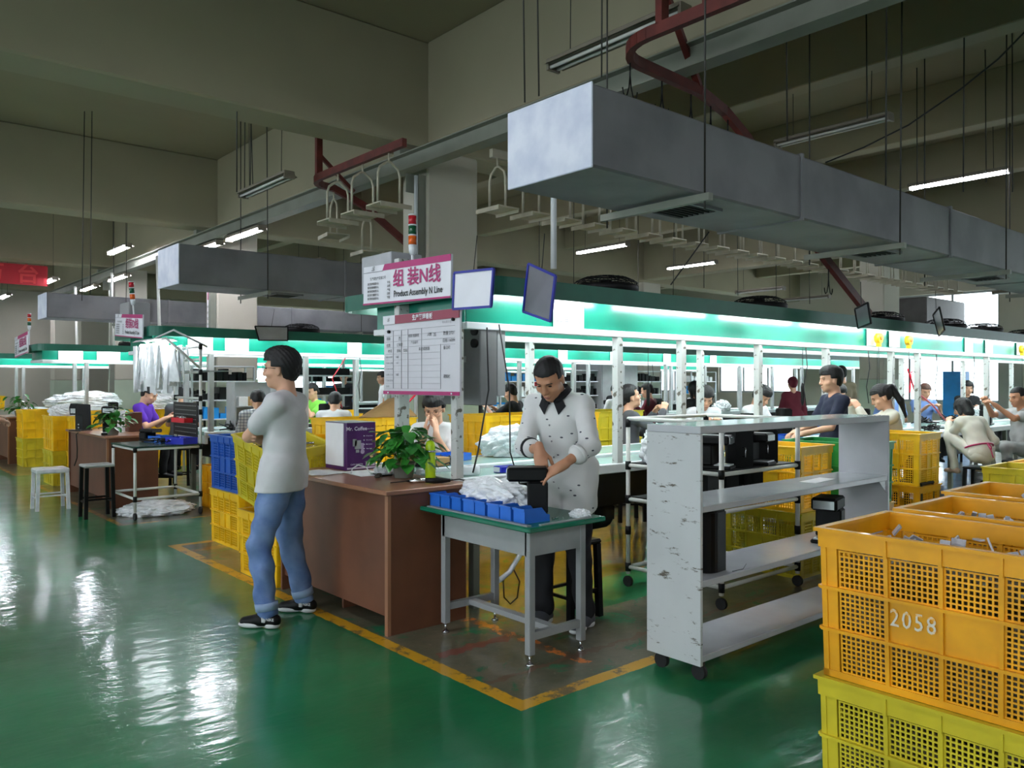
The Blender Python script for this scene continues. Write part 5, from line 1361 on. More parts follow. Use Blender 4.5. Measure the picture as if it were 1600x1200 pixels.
# ================================================================ coffee makers
def coffee_maker(x, y, z, rz, label, h=.30, style=0, m=None):
    t = thing('coffee_maker', label, 'coffee maker', (x, y, z), rz)
    m = m or M_black
    w = .075
    if style == 0:      # upright brewer with overhanging head
        link('base', MB().box(-w, w, -.13, .10, 0, .022, .006).mesh('base'), m, t)
        link('column', MB().box(-w, w, -.01, .10, .022, h * .72, .010).mesh('column'), m, t)
        link('brew_head', MB().box(-w, w, -.12, .10, h * .72, h, .012).mesh('brew_head'), m, t)
        link('face_plate', MB().box(-w * .8, w * .8, -.124, -.12, h * .76, h * .94).mesh('face_plate'), M_chrome, t)
        link('drip_tray', MB().box(-w * .8, w * .8, -.12, -.02, .022, .030).mesh('drip_tray'), M_alu, t)
    elif style == 1:    # rounded tower shell lying open
        prof = [(w * math.cos(a), .07 * math.sin(a)) for a in [PI * k / 10 for k in range(11)]] + [(-w, -.08), (w, -.08)]
        link('housing', MB().prism(prof, 0, h).mesh('housing'), m, t)
        link('lid', MB().prism([(a * .9, b * .9) for a, b in prof], h, h + .012).mesh('lid'), M_blackm, t)
        link('handle', MB().tube([(-.02, -.085, h * .3), (-.02, -.11, h * .3), (-.02, -.11, h * .55), (-.02, -.085, h * .55)], .004, 6).mesh('handle'), M_chrome, t)
    else:               # machine with two buttons
        link('housing', MB().prism([(-.13, h * .62), (-.05, h * .62), (-.045, 0), (.09, 0), (.075, h), (-.12, h * 1.05), (-.14, h * .9)], -.06, .06, 'y').mesh('housing'), m, t)
        link('foot', MB().box(-.14, .10, -.07, .07, 0, .014, .004).mesh('foot'), m, t)
        for q in (0, 1): link('button', MB().cyl((-.048, 0, .04 + .04 * q), (-.054, 0, .04 + .04 * q), .011, n=10).mesh('button'), M_chrome, t)
        link('face_plate', MB().box(-.139, -.134, -.04, .04, h * .68, h * .86).mesh('face_plate'), M_chrome, t)
    return t
coffee_maker(2.50 + .05, 11.35, .833, R(30), 'black coffee machine with two silver buttons on the second bay desk', .33, 2)
coffee_maker(2.62, 10.35, .833, R(-20), 'black coffee maker with silver face beside the plant on the second bay desk', .33, 0)
coffee_maker(2.86, 9.62, .78, R(20), 'overturned silver and black coffee machine on the pipe table corner', .14, 0, M_blackm)
solo('dangling_cable', MB().tube([(2.50, 11.2, .84), (2.44, 11.15, .80), (2.44, 11.1, .62), (2.46, 11.2, .50), (2.44, 11.25, .40)], .007, 6), M_cord, 'black power cord dangling over the second bay desk edge', 'cord')
lying_papers(2.75, 10.75, .833, 4, 'papers scattered between the coffee makers'); 
solo('menu_stand', MB().box(-.02, .02, -.07, .07, 0, .26), M_paper, 'tall white leaflet holder behind the coffee makers', 'leaflet holder', (2.92, 11.0, .833), .3)
solo('brown_carton', MB().box(-.08, .08, -.08, .08, 0, .24, .004), mat('brown_print', (104, 58, 40), .6), 'small brown printed carton behind the coffee makers', 'carton', (3.0, 10.75, .833))
bag(3.62, 15.9, 1.0, .34, 'wide heap of clear plastic film over the far crates', seed=31, sc=(1.4, .6, .40)); bag(2.72, 12.95, .97, .16, 'white film draped over the stack near the black stool', seed=32, sc=(1, 1, .5)); bag(4.6, 14.6, 1.0, .3, 'clear film bag on the far crate row, right end', seed=33)

# ================================================================ pipe furniture
def pipes(b, segs, r=.014):
    for a, c in segs: b.cyl(a, c, r, n=10)
def joints(b, pts, r=.020, l=.03):
    for p in pts: b.cyl((p[0], p[1], p[2] - l), (p[0], p[1], p[2] + l), r, n=10)
def rails(t, segs):
    for a, c in segs: part('rail', MB().cyl(a, c, .014, n=10), M_pipe, t)
def jointed(t, pts):
    for p in pts: part('joint', MB().cyl((p[0], p[1], p[2] - .03), (p[0], p[1], p[2] + .03), .021, n=10), M_black, t)
def caster(x, y, z, m=None):
    b = MB(); b.cyl((x - .012, y, z + .038), (x + .012, y, z + .038), .038, n=14); return b
pt = thing('pipe_table', 'white pipe frame trolley with dark top and black pegboard', 'trolley', (2.95, 9.4, 0))
X0, X1, Y0, Y1 = 2.52, 3.20, 8.98, 9.80
part('tabletop', MB().box(X0 - .02, X1, Y0 - .02, Y1 + .02, .755, .772), mat('dark_green_mat', (46, 70, 62), .25), pt)
for i, (x, y, h) in enumerate(((X0, Y0, .75), (X1, Y0, 1.86), (X0, Y1, .75), (X1, Y1, 1.86))):
    part('pole', MB().cyl((x, y, .08), (x, y, h), .016, n=10), M_pipe, pt)
    part('caster', caster(x, y, 0), M_rubber, pt)
b = MB(); 
rails(pt, [s for z in (.74, .22) for s in (((X0, Y0, z), (X1, Y0, z)), ((X0, Y1, z), (X1, Y1, z)), ((X0, Y0, z), (X0, Y1, z)), ((X1, Y0, z), (X1, Y1, z)))])
rails(pt, [((X1, Y0, z), (X1, Y1, z)) for z in (1.27, 1.56, 1.70, 1.84)] + [((X1, Y0, 1.60), (X1 - .35, Y0 + .05, 1.92)), ((X1, Y1, 1.60), (X1 - .35, Y1 - .05, 1.92)), ((X1 - .35, Y0 + .05, 1.92), (X1 - .35, Y1 - .05, 1.92))])
jointed(pt, [(x, y, z) for x in (X0, X1) for y in (Y0, Y1) for z in (.74, .22)] + [(X1, y, z) for y in (Y0, Y1) for z in (1.12, 1.27, 1.56, 1.84)])
pg = part('pegboard', MB().box(X1 - .03, X1 - .022, Y0 + .02, Y1 - .02, .84, 1.22), M_peg, pt)
b = MB()
for i in range(14):
    for j in range(7): b.box(X1 - .032, X1 - .03, Y0 + .06 + i * .05, Y0 + .085 + i * .05, .88 + j * .05, .888 + j * .05)
part('slots', b, M_grey, pg)
part('lower_shelf', MB().box(X1 - .02, X1 + .35, Y0, Y1, 1.57, 1.58), M_grey, pt)
stuff_box('parts_tray', 3.09, 9.25, 1.0, .05, .16, .05, M_redp, 'red parts tray with tools hung on the black pegboard', 'tray', .1)
tangle('small_tools', (3.09, 9.25, 1.045), (.02, .08, .012), 14, 'small tools heaped in the red tray', M_chrome, rad=.005)
for i, (x, y, c) in enumerate(((3.02, 9.55, M_bin), (3.12, 9.12, mat('royal_blue_print', (24, 40, 190), .35)))): stuff_box('parts_tray', x - .08, y, .773, .09, .16, .07, c, ('light blue parts tray on the pipe trolley top', 'royal blue parts tray at the pipe trolley corner')[i], 'tray', .3)
tangle('small_tools', (2.98, 9.35, .79), (.08, .16, .02), 40, 'jumble of small parts on the pipe trolley top', M_black, rad=.006)
tangle('white_cords', (3.05, 9.3, .80), (.06, .12, .02), 12, 'white cords across the blue trays', M_white, rad=.004)
# task lamp and white film bundle at its top
tk = thing('task_lamp', 'bright white task lamp clamped above the pipe trolley', 'lamp', (2.92, 9.5, 1.86))
part('lamp_tube', MB().cyl((2.90, 9.15, 1.875), (2.80, 9.75, 1.865), .016, n=10), M_tube, tk)
part('reflector', MB().prism([(2.72, 1.90), (2.76, 1.925), (2.96, 1.925), (3.0, 1.90), (2.96, 1.915), (2.76, 1.915)], 9.12, 9.8, 'y'), M_white, tk)
part('arm', MB().tube([(2.8, 9.3, 1.92), (2.95, 9.1, 2.02), (3.28, 8.99, 1.84)], .012, 8), M_alu, tk)
b = MB(); rn = random.Random(4)
for i in range(60):
    y = 9.10 + rn.uniform(0, .75); x = 2.90 + rn.uniform(-.15, .25); w = rn.uniform(.03, .09); z1 = rn.uniform(1.30, 1.5)
    b.quad3((x, y, 1.86), (x + rn.uniform(-.02, .02), y + w, 1.86), (x + rn.uniform(-.06, .06), y + w * .6 + rn.uniform(-.05, .05), z1), (x + rn.uniform(-.06, .06), y + rn.uniform(-.05, .05), z1), .002)
o = solo('plastic_strips', b, M_plastic, 'bundle of translucent white plastic strips hanging under the task lamp', 'plastic strips'); o['kind'] = 'stuff'
st = thing('storage_rack', 'grey rack with small yellow boxes behind the pipe trolley', 'rack', (4.2, 10.2, .9))
part('rack_frame', MB().box(3.95, 4.55, 10.15, 10.17, .86, 1.45).box(3.95, 3.97, 9.9, 10.15, .86, 1.45).box(4.53, 4.55, 9.9, 10.15, .86, 1.45).box(3.97, 4.53, 9.9, 10.15, 1.13, 1.145), M_grey, st)
for i in range(3): stuff_box('small_box', 4.08 + .16 * i, 10.0, 1.145, .06, .06, .12, (M_paper, M_card, M_paper)[i], 'little box on the grey rack behind the trolley, %s of three' % ORD[i], 'box', 0, False)

# stools
def stool(x, y, h, w, m, label, seatm=None, rz=0, wrap=False):
    t = thing('stool', label, 'stool', (x, y, 0), rz)
    link('seat', MB().box(-w, w, -w * .9, w * .9, h - (.055 if m is M_plastic else .03), h, .012).mesh('seat'), seatm or m, t)
    for a in (-1, 1):
        for c in (-1, 1): link('leg', MB().bar((a * (w - .02) * 1.05, c * (w * .9 - .02) * 1.05, 0), (a * (w - .025), c * (w * .9 - .025), h - .03), .036).mesh('leg'), m, t)
    for c in (-1, 1): link('stretcher', MB().bar((-w + .03, c * (w * .9 - .02), h * .35), (w - .03, c * (w * .9 - .02), h * .35), .018).mesh('stretcher'), m, t); link('stretcher', MB().bar((c * (w - .02), -w * .9 + .03, h * .30), (c * (w - .02), w * .9 - .03, h * .30), .018).mesh('stretcher'), m, t)
    return t
stool(2.28, 9.50, .57, .15, M_black, 'black square stool with pale top before the second bay desk', mat('pale_seat', (168, 170, 166), .4))
stool(2.02, 10.45, .47, .17, M_plastic, 'silver stool wrapped in clear plastic film', M_plastic)
stool(3.55, 3.55, .48, .14, M_black, 'black stool in shadow behind the worker in the speckled shirt')
for i, (x, y, lb) in enumerate(((10.35, 3.6, 'stool under the squatting woman in white'), (10.85, 3.35, 'dark stool under the grey shirted man'), (7.85, 3.30, 'stool under the ponytailed woman'))):
    stool(x, y, .46 if i == 0 else .52, .15, M_blackm, lb)

bag(2.85, 9.35, .0, .28, 'crumpled clear film on the floor under the pipe trolley', seed=61, sc=(1, .8, .22))
# ================================================================ white shelf unit in front
sh = thing('shelf_cart', 'scratched white wheeled shelf unit with four shelves', 'shelf cart', (4.2, 2.5, .07))
A0, A1, B0, B1 = 3.20, 5.20, 2.335, 2.665
part('end_board', MB().box(A0, A0 + .02, B0, B1, .085, 1.199, .002), M_shelf, sh)
part('end_board', MB().box(A1 - .02, A1, B0, B1, .085, 1.199, .002), M_shelfin, sh)
for z in (.10, .46, .82): part('shelf_board', MB().box(A0 + .02, A1 - .02, B0 + .004, B1 - .004, z, z + .032, .003), M_shelfin, sh)
part('top_board', MB().box(A0, A1, B0, B1, 1.200, 1.237, .003), M_shelfin, sh)
for x in (A0 + .06, A1 - .06):
    for y in (B0 + .05, B1 - .05):
        c = part('caster', MB().cyl((x - .014, y, .038), (x + .014, y, .038), .038, n=14), M_rubber, sh); part('caster_fork', MB().box(x - .02, x + .02, y - .02, y + .02, .07, .085), M_dirty, c)
part('gusset', MB().prism([(A1 - .02, .82), (A1 - .12, .82), (A1 - .02, .74)], B0 + .01, B0 + .014, 'y'), M_shelfin, sh)
coffee_maker(3.42, 2.47, .493, R(95), 'tall black coffee maker shell on the third shelf by the scratched end board', .30, 1)
coffee_maker(4.62, 2.44, .493, R(-75), 'black coffee maker with white face plate on the third shelf, far end', .27, 0)
solo('paper_scrap', MB().box(-.15, .15, -.05, .05, 0, .001), M_paper, 'torn white paper lying on the second shelf', 'paper', (4.6, 2.5, .853), .1)
solo('thin_wire', MB().tube([(3.5, 2.36, .494), (3.58, 2.35, .496), (3.64, 2.37, .51)], .0015, 4), M_cord, 'thin wire end on the third shelf', 'wire')
# pipe rack behind it
pr_ = thing('pipe_rack', 'white pipe rack with black joints behind the shelf unit', 'pipe rack', (4.8, 3.4, 0))
X0, X1, Y0, Y1 = 4.36, 5.28, 3.02, 3.80
for x in (X0, X1):
    for y in (Y0, Y1):
        part('pole', MB().cyl((x, y, .09), (x, y, 1.19), .016, n=10), M_pipe, pr_); part('caster', caster(x, y, 0), M_rubber, pr_)
rails(pr_, [s for z in (.14, .62, .86, 1.19) for s in (((X0, Y0, z), (X1, Y0, z)), ((X0, Y1, z), (X1, Y1, z)), ((X0, Y0, z), (X0, Y1, z)), ((X1, Y0, z), (X1, Y1, z)))])
jointed(pr_, [(x, y, z) for x in (X0, X1) for y in (Y0, Y1) for z in (.14, .40, .62, .86, 1.16)])
part('rack_shelf', MB().box(X0 + .015, X1 - .015, Y0 + .015, Y1 - .015, .872, .88), M_blackm, pr_); part('rack_shelf', MB().box(X0 + .015, X1 - .015, Y0 + .015, Y1 - .015, .634, .64), M_blackm, pr_)
for i, (x, y, rz, h) in enumerate(((4.50, 3.18, 20, .22), (4.72, 3.15, -15, .24), (4.95, 3.16, 10, .22), (5.12, 3.20, -30, .23), (4.62, 3.45, 60, .24), (4.9, 3.5, 45, .23))):
    coffee_maker(x, y, .88, R(rz), 'black coffee maker housing on the pipe rack, %s from the left pole' % ORD[i], h, 1 if i % 2 else 0)
for i, x in enumerate((4.5, 4.75, 5.0)):
    o = coffee_maker(x, 3.25, .64, R(35 * i), 'black housing on the lower pipe rack level, %s from the left pole' % ORD[i], .19, 1)
tangle('black_cords', (4.85, 3.2, 1.06), (.14, .05, .03), 9, 'black cords sticking up from the rack housings', M_cord, rad=.004)
bag(4.55, 3.6, .88, .14, 'white plastic bag behind the housings on the pipe rack', seed=41, sc=(1, 1, .9))
# motor and cables under the conveyor
mo = thing('belt_motor', 'dark belt motor in shadow under the conveyor', 'motor', (4.55, 4.2, .3))
part('housing', MB().cyl((4.35, 4.3, .45), (4.62, 4.3, .45), .13, n=20), M_blackm, mo); part('end_cover', MB().cyl((4.33, 4.3, .45), (4.35, 4.3, .45), .08, n=16), M_dark, mo)
solo('wrapped_hose', MB().tube([(3.25, 3.9, .20), (3.36, 3.93, .23), (3.48, 3.97, .31), (3.56, 4.0, .38), (3.60, 4.05, .45)], .017, 8), M_plastic, 'hose wrapped in clear film under the conveyor', 'hose')
solo('thin_cable', MB().tube([(3.30, 3.92, .21), (3.31, 3.92, .08), (3.36, 3.92, .03), (3.42, 3.92, .06), (3.44, 3.92, .16), (3.40, 3.93, .24)], .005, 6), M_cord, 'thin black cable loop hanging under the conveyor', 'cable')
# work pieces on the tables of every line
def workpiece_sets():
    k = 0
    for li, (y, xs, zz) in enumerate(((4.95, [6.2, 6.9, 7.6, 8.3, 9.2, 10.1, 11, 12.2, 13.1, 14.5], .855), (4.25, [7.2, 8.9, 9.4, 10.6, 11.4, 12.6], .845), (9.95, [4.0, 4.5, 5.1, 5.9, 6.5, 7.2, 7.9, 8.6, 9.4, 10.1, 10.9, 11.7, 12.5, 13.4, 14.4], .845), (10.6, [4.3, 5.6, 6.8, 8.0, 9.0, 10.5, 12, 13], .852), (15.6, [4, 4.8, 5.6, 6.6, 7.7, 8.8, 10, 11.5, 13], .845))):
        for i, x in enumerate(xs):
            k += 1; r = random.random(); nm_ = ['conveyor, far side', 'conveyor, near side', 'second line belt', 'second line shelf', 'third line belt'][li]
            rank = ORD[i]
            if r < .45: coffee_maker(x, y + random.uniform(-.05, .05), zz, random.uniform(0, 6), 'black coffee maker on the %s, %s from the desk end' % (nm_, rank), random.uniform(.2, .3), random.choice((0, 1)))
            elif r < .65: stuff_box('parts_tray', x, y, zz, .15, .1, .09, random.choice((M_cyan, M_bin, M_blue)), 'blue parts tray on the %s, %s from the desk end' % (nm_, rank), 'tray', random.uniform(-.3, .3))
            elif r < .8: bag(x, y, zz, .15, 'white plastic bag on the %s, %s from the desk end' % (nm_, rank), seed=50 + k, sc=(1, .8, .7))
            else: tangle('black_cords', (x, y, zz), (.10, .07, .05), 14, 'heap of black cords on the %s, %s from the desk end' % (nm_, rank), M_cord, rad=.009)
workpiece_sets()
# hanging red air hoses
for i, pts in enumerate(([(4.25, 6.3, 1.75), (4.42, 6.45, 1.6), (4.5, 6.55, 1.42), (4.35, 6.6, 1.25), (4.3, 6.6, 1.12)], [(9.6, 4.1, 1.6), (9.9, 4.15, 1.35), (10.5, 4.2, 1.18), (11.2, 4.3, .95)], [(12.8, 5.3, 1.65), (12.3, 5.2, 1.6), (12.0, 5.1, 1.3)], [(5.5, 9.9, 1.78), (5.3, 9.9, 1.5), (5.45, 9.9, 1.1)], [(7.2, 9.9, 1.78), (7.1, 9.9, 1.55), (7.2, 9.9, 1.2)])):
    solo('air_hose', MB().tube(pts, .011 if i < 3 else .008, 6), M_redc, 'red air hose hanging from the header, %s one from the schedule board' % ORD[i], 'hose')
for i, (x, y) in enumerate(((7.3, 4.09), (8.6, 4.09), (9.2, 4.1), (10.4, 4.1), (11.6, 4.1), (5.7, 9.86), (6.6, 9.86), (8.8, 9.86), (10.3, 9.86), (12.0, 9.86))):
    solo('tool_cable', MB().tube([(x, y, 1.79), (x + .03, y, 1.6), (x - .02, y + .01, 1.4), (x + .01, y, 1.22)], .005, 5), M_cord, 'black tool cable hanging from the headers, %s from the plant' % ORD[i], 'cable')
for i, (x, y) in enumerate(((6.05, 5.02), (7.35, 4.15), (9.05, 4.2))):
    t = thing('hanging_screwdriver', 'black electric screwdriver hanging over the conveyor, %s from the speckled shirt' % ORD[i], 'screwdriver', (x, y, 1.2))
    part('body', MB().tube([(x, y, 1.44), (x, y, 1.40), (x, y, 1.26), (x, y, 1.22)], [.008, .018, .017, .008], 10), M_black, t); part('cord', MB().tube([(x, y, 1.44), (x, y, 1.78)], .003, 4), M_cord, t)
# blue and crimson things far off
for i, (x, y, z, w, l, h, m, lb) in enumerate(((18.5, 8.6, 0, .22, .2, 1.75, M_cyan, 'bright blue storage cabinet far back before the windows'), (20.4, 7.6, 0, .26, .2, 1.7, M_cyan, 'second bright blue cabinet before the far windows'), (21.2, 5.6, 0, .42, .2, 1.6, mat('indigo_panel', (70, 84, 170), .5), 'indigo cabinet with white labels before the far windows'), (13.5, 12.4, 0, .6, .4, 1.9, M_grey, 'tall grey cabinet in the dim middle of the hall'), (9.6, 13.6, 0, .5, .3, 1.5, M_grey, 'grey cabinet beyond the second line'), (12.5, 13.5, 0, .12, .1, 1.75, M_redp, 'narrow red fire point beyond the second line'))):
    t = thing('cabinet', lb, 'cabinet', (x, y, z)); part('carcass', MB().box(x - w, x + w, y - l, y + l, z, z + h, .01), m, t)
    part('door', MB().box(x - w + .02, x - .01, y - l - .012, y - l, z + .05, z + h - .03, .003), m, t); part('door', MB().box(x + .01, x + w - .02, y - l - .012, y - l, z + .05, z + h - .03, .003), m, t)
for i, (x, y, w) in enumerate(((9.0, 12.3, .55), (10.9, 12.5, .6), (12.6, 12.3, .5), (14.6, 12.4, .6), (16.6, 12.2, .5), (4.9, 12.9, .5), (6.1, 17.6, .6), (9.5, 17.8, .6))):
    rk = thing('storage_rack', 'white rack of small parts beyond the second line, %s from the concrete column' % ORD[i], 'rack', (x, y, 0))
    for sx_ in (-w, w):
        for sy_ in (-.18, .18): part('upright', MB().box(x + sx_ - .015, x + sx_ + .015, y + sy_ - .015, y + sy_ + .015, 0, 1.7), M_alu, rk)
    for z in (.5, .85, 1.15, 1.45, 1.69): part('rack_shelf', MB().box(x - w, x + w, y - .2, y + .2, z, z + .02), M_white, rk)
    for z in (.87, 1.17, 1.47):
        b = MB(); q = x - w + .06
        while q < x + w - .12: ww = random.uniform(.05, .13); b.box(q, q + ww, y - .15, y + .12, z, z + random.uniform(.08, .2)); q += ww + random.uniform(.01, .06)
        o = part('stored_parts', b, random.choice((M_black, M_paper, M_white, M_cyan, M_blackm)), rk); o['kind'] = 'stuff'
# storage rack with carriers behind second line
rk = thing('storage_rack', 'grey storage rack with dark shelves beyond the black shirted man', 'rack', (6.8, 13.2, 0))
for x in (6.2, 7.4):
    for y in (13.0, 13.4): part('upright', MB().box(x - .02, x + .02, y - .02, y + .02, 0, 1.9), M_alu, rk)
for z in (.5, .85, 1.2, 1.55): part('rack_shelf', MB().box(6.2, 7.4, 13.0, 13.4, z, z + .025), M_alu, rk); part('stored_parts', MB().box(6.26, 7.34, 13.05, 13.35, z + .026, z + .15), M_blackm, rk)

# ================================================================ people
def tl_(x, y, face, P):
    """world point to a figure's own frame"""
    a = R(face - 90); dx, dy = P[0] - x, P[1] - y
    return (dx * math.cos(a) + dy * math.sin(a), -dx * math.sin(a) + dy * math.cos(a), P[2])
M_cream = cloth('cream_cotton', (214, 210, 196)); M_greyc = cloth('grey_cotton', (164, 164, 162)); M_dgrey = cloth('dark_grey_cotton', (84, 86, 90))
M_blk = cloth('black_jersey', (26, 28, 32)); M_olive = cloth('olive_cotton', (112, 104, 84)); M_lblue = cloth('light_blue_cotton', (120, 152, 210)); M_purp = cloth('purple_cotton', (88, 40, 168))
M_lgreen = cloth('lime_green_cotton', (120, 200, 72)); M_maroon = cloth('maroon_cotton', (96, 22, 40)); M_bluec = cloth('blue_cotton', (44, 70, 140)); M_jean2 = cloth('pale_denim', (150, 166, 196))
M_whitet = cloth('bright_white_cotton', (228, 230, 232))

# the man standing with folded arms
x, y, f = 2.15, 4.62, 132
pr1, I1 = person('man in white t-shirt and rolled jeans standing with folded arms by the desk', x, y, f, hz=.895, H=1.655, lean=-.02, yaw=.05, pitch=-.02,
    hands=[(.12, .20, 1.09), (-.02, .15, 1.12)], elbows=[(-.5, 1.0, -1.1), (.5, 1.0, -1.1)], feet=[(-.15, .04, .085), (.19, -.05, .085)], knees=[(-.2, 1, 0), (.3, 1, 0)],
    top='tee', topm=M_tshirt, bottomm=M_denim, hair='thick', vox=.0058, fine=True, shoem=M_black, glasses=True, hem=-.10, pb=1.16, hand_dir=[(.9, .0, .1), (-.9, .1, .1)], thumbs=[(0, 0, 1), (0, 0, 1)], hand_nrm=[(0, 1, 0), (0, 1, 0)], curl=.5, bulk=1.5, fat=1.05)
for i in (0, 1):
    a = I1['an'][i]; k = I1['kn'][i]; p = a.lerp(k, .05); q = a.lerp(k, .16)
    link('rolled_cuff', MB().tube([p, q], [.066, .068], 20).mesh('rolled_cuff'), mat('pale_denim_inside', (150, 172, 204), .85), pr1)
    link('shoe_stripe', MB().box(a.x - .046, a.x + .046, a.y - .005, a.y + .02, .04, .075, .004).mesh('shoe_stripe'), M_sole, pr1)

    lettering('NIKE', (a.x - .0475, a.y - .035, .060), .016, '-x', M_sole, pr1, .02, world=False, name='shoe_lettering')
# the man working at the green table
x, y, f = 3.40, 3.44, 198
hl = tl_(x, y, f, at_depth(876, 729, 4.34)); hr = tl_(x, y, f, at_depth(843, 704, 4.46))
pr2, I2 = person('man in speckled white shirt with black collar working at the green table', x, y, f, hz=.90, H=1.66, lean=.27, yaw=.10, pitch=.62, neck_fwd=.35, pb=1.1,
    hands=[hr, hl][::-1] if False else [hl, hr], elbows=[(-.9, -.2, -.8), (.8, -.3, -.7)], feet=[(-.12, .0, .085), (.13, .06, .085)],
    top='roll', topm=M_specks, bottomm=M_trk, hair='crop', skin=M_skin2, vox=.0055, fine=True, shoem=mat('grey_mesh_shoe', (84, 86, 92), .7), hem=-.19, bulk=1.35,
    hand_dir=[tuple(Vector(tl_(0, 0, f, (-.70, .42, -.42)))), tuple(Vector(tl_(0, 0, f, (-.15, -.35, -.95))))], hand_nrm=[tuple(Vector(tl_(0, 0, f, (-.5, -.2, .8)))), tuple(Vector(tl_(0, 0, f, (-.6, -.6, .2))))],
    thumbs=[(.4, .2, .6), (-.8, .1, 0)], curl=[.28, .75])
# collar, cuffs, buttons of his shirt
nb, M2, S2 = I2['nb'], I2['M'], I2['S']
cb_ = MB()
pts = []
for k in range(17):
    a = R(-62 + 304 * k / 16) - PI / 2 + R(0); a = R(110 + 320 * k / 16)
    pts.append(nb + M2 @ Vector((.073 * math.cos(a), .012 + .070 * math.sin(a), .030 - .035 * max(0, math.sin(a)))))
n_ = len(pts); vs = [p + M2 @ Vector((0, 0, .028)) for p in pts] + [p + (p - nb).normalized() * .022 - M2 @ Vector((0, 0, .012)) for p in pts] + [p * 1.0 + (p - nb).normalized() * .016 - M2 @ Vector((0, 0, .014)) for p in pts]
cb_.add(vs, [(j, j + 1, n_ + j + 1, n_ + j) for j in range(n_ - 1)] + [(n_ + j, n_ + j + 1, 2 * n_ + j + 1, 2 * n_ + j) for j in range(n_ - 1)] + [(2 * n_ + j, 2 * n_ + j + 1, j + 1, j) for j in range(n_ - 1)], True)
link('collar', cb_.mesh('collar'), M_trk, pr2)
for s in (-1, 1):
    b = MB(); P = lambda a, b_, c: nb + M2 @ Vector((a, b_, c))
    b.quad3(P(s * .012, .088, -.012), P(s * .05, .072, .03), P(s * .085, .082, -.04), P(s * .045, .108, -.085), .006); link('collar_tip', b.mesh('collar_tip'), M_trk, pr2)
for i in (0, 1):
    p = I2['el'][i].lerp(I2['wr'][i], .36); q = I2['el'][i].lerp(I2['wr'][i], .46); link('cuff', MB().tube([p, q], [.060, .058], 18).mesh('cuff'), M_trk if i else M_specks, pr2)
for k in range(5): link('button', MB().ell(I2['W'](0, .128 + (.012 if k < 3 else .0), .36 - .10 * k), (.006, .004, .006), 8, 5).mesh('button'), M_inkg, pr2)
coffee_maker(2.93, 3.26, .722, R(139 - 270), 'tall black coffee maker body held by the man at the green table', .27, 0)

SIT = [(-.13, .36, .24), (.13, .36, .24)]; KN = [(-.1, .6, 1), (.1, .6, 1)]
WK = [(-.11, .36, 1.0), (.11, .36, 1.0)]
def sit(label, x, y, f, hz=.66, stool_=True, **k):
    k.setdefault('hands', WK); k.setdefault('feet', SIT); k.setdefault('knees', KN); k.setdefault('elbows', [(-.5, -.4, -1), (.5, -.4, -1)]); k.setdefault('lean', .12); k.setdefault('pitch', .45)
    if 'vox' not in k: k['vox'] = .0145
    p = person(label, x, y, f, hz=hz, **k)
    if stool_: stool(x, y, hz - .115, .15, M_blackm, 'dark stool under the %s' % label.split(' ', 2)[0] + ' ' + ' '.join(label.split()[1:7]), rz=R(f))
    return p
sit('man in white t-shirt and glasses pressing his hands to his nose', 4.05, 5.68, 222, hz=.60, hands=[(-.05, .28, 1.00), (.05, .29, 1.01)], elbows=[(-.3, 0, -1), (.3, 0, -1)], hand_dir=[(.1, -.1, 1), (-.1, -.1, 1)], hand_nrm=[(-1, .3, 0), (1, .3, 0)], thumbs=[(0, -1, .3), (0, -1, .3)], curl=.12, topm=M_whitet, glasses=True, vox=.008, hair='thick', lean=.15, pitch=.38, fine=False)
sit('man in black t-shirt assembling a machine, back half turned', 7.9, 9.1, 112, topm=M_blk, hands=[(-.18, .40, 1.08), (.05, .38, 1.05)], lean=.05, pitch=.35, vox=.012)
sit('person in white plaid shirt bent over the second line', 3.98, 9.22, 72, hz=.62, topm=M_plaid, top='long', hair='short', lean=.22, pitch=.6, vox=.010)
sit('brown haired person looking down across from the plaid shirt', 4.75, 11.55, 250, hz=.66, topm=M_dgrey, hair='bob', hairm=M_hairb, top='long', pitch=.35, female=True)
sit('person in bright white shirt bending low behind the standing man', 4.95, 9.25, 55, hz=.62, topm=M_whitet, top='tee', lean=.45, pitch=.5)
sit('woman in lime green top lifting a part, dark hair tied back', 5.95, 11.6, 200, topm=M_lgreen, female=True, hair='bun', hands=[(-.03, .33, 1.15), (.06, .33, 1.12)], pitch=.2)
person('man in black shirt standing at the far rack', 8.15, 14.72, 235, hz=.92, H=1.68, topm=M_blk, hair='short', bottomm=M_trk, pitch=.3)
person('woman in white t-shirt with black ponytail standing by the far rack', 8.65, 14.0, 160, hz=.90, H=1.66, topm=M_whitet, female=True, hair='ponytail', bottomm=M_jean2)
sit('person in purple shirt seated behind the plastic strips', 3.30, 11.55, 320, topm=M_purp, hair='short', vox=.012, hands=[(-.2, .33, .98), (.1, .38, .96)])
sit('dark haired person seen from behind through the pipe trolley rails', 3.9, 11.7, 60, topm=M_dgrey, hair='thick', hz=.64)
person('person in white shirt and pale jeans standing in the left aisle', 1.29, 10.46, 20, hz=.91, H=1.70, topm=M_whitet, bottomm=M_jean2, hands=[(-.15, .25, 1.05), (.12, .22, 1.03)], vox=.010, shoem=M_black, fine=False)
sit('woman in dark grey top with black bun looking up beside the post', 6.45, 5.62, -28, topm=M_dgrey, female=True, hair='bun', pitch=-.28, lean=.02, vox=.009, hz=.64, hands=[(-.1, .33, 1.12), (.1, .35, 1.15)], top='long')
sit('small dark haired woman behind the grey clad woman', 10.2, 9.1, 60, topm=M_whitet, female=True, hair='bun')
sit('woman in maroon shirt with white headband', 11.1, 9.1, 110, topm=M_maroon, female=True, hair='bun', pitch=.2, top='long')
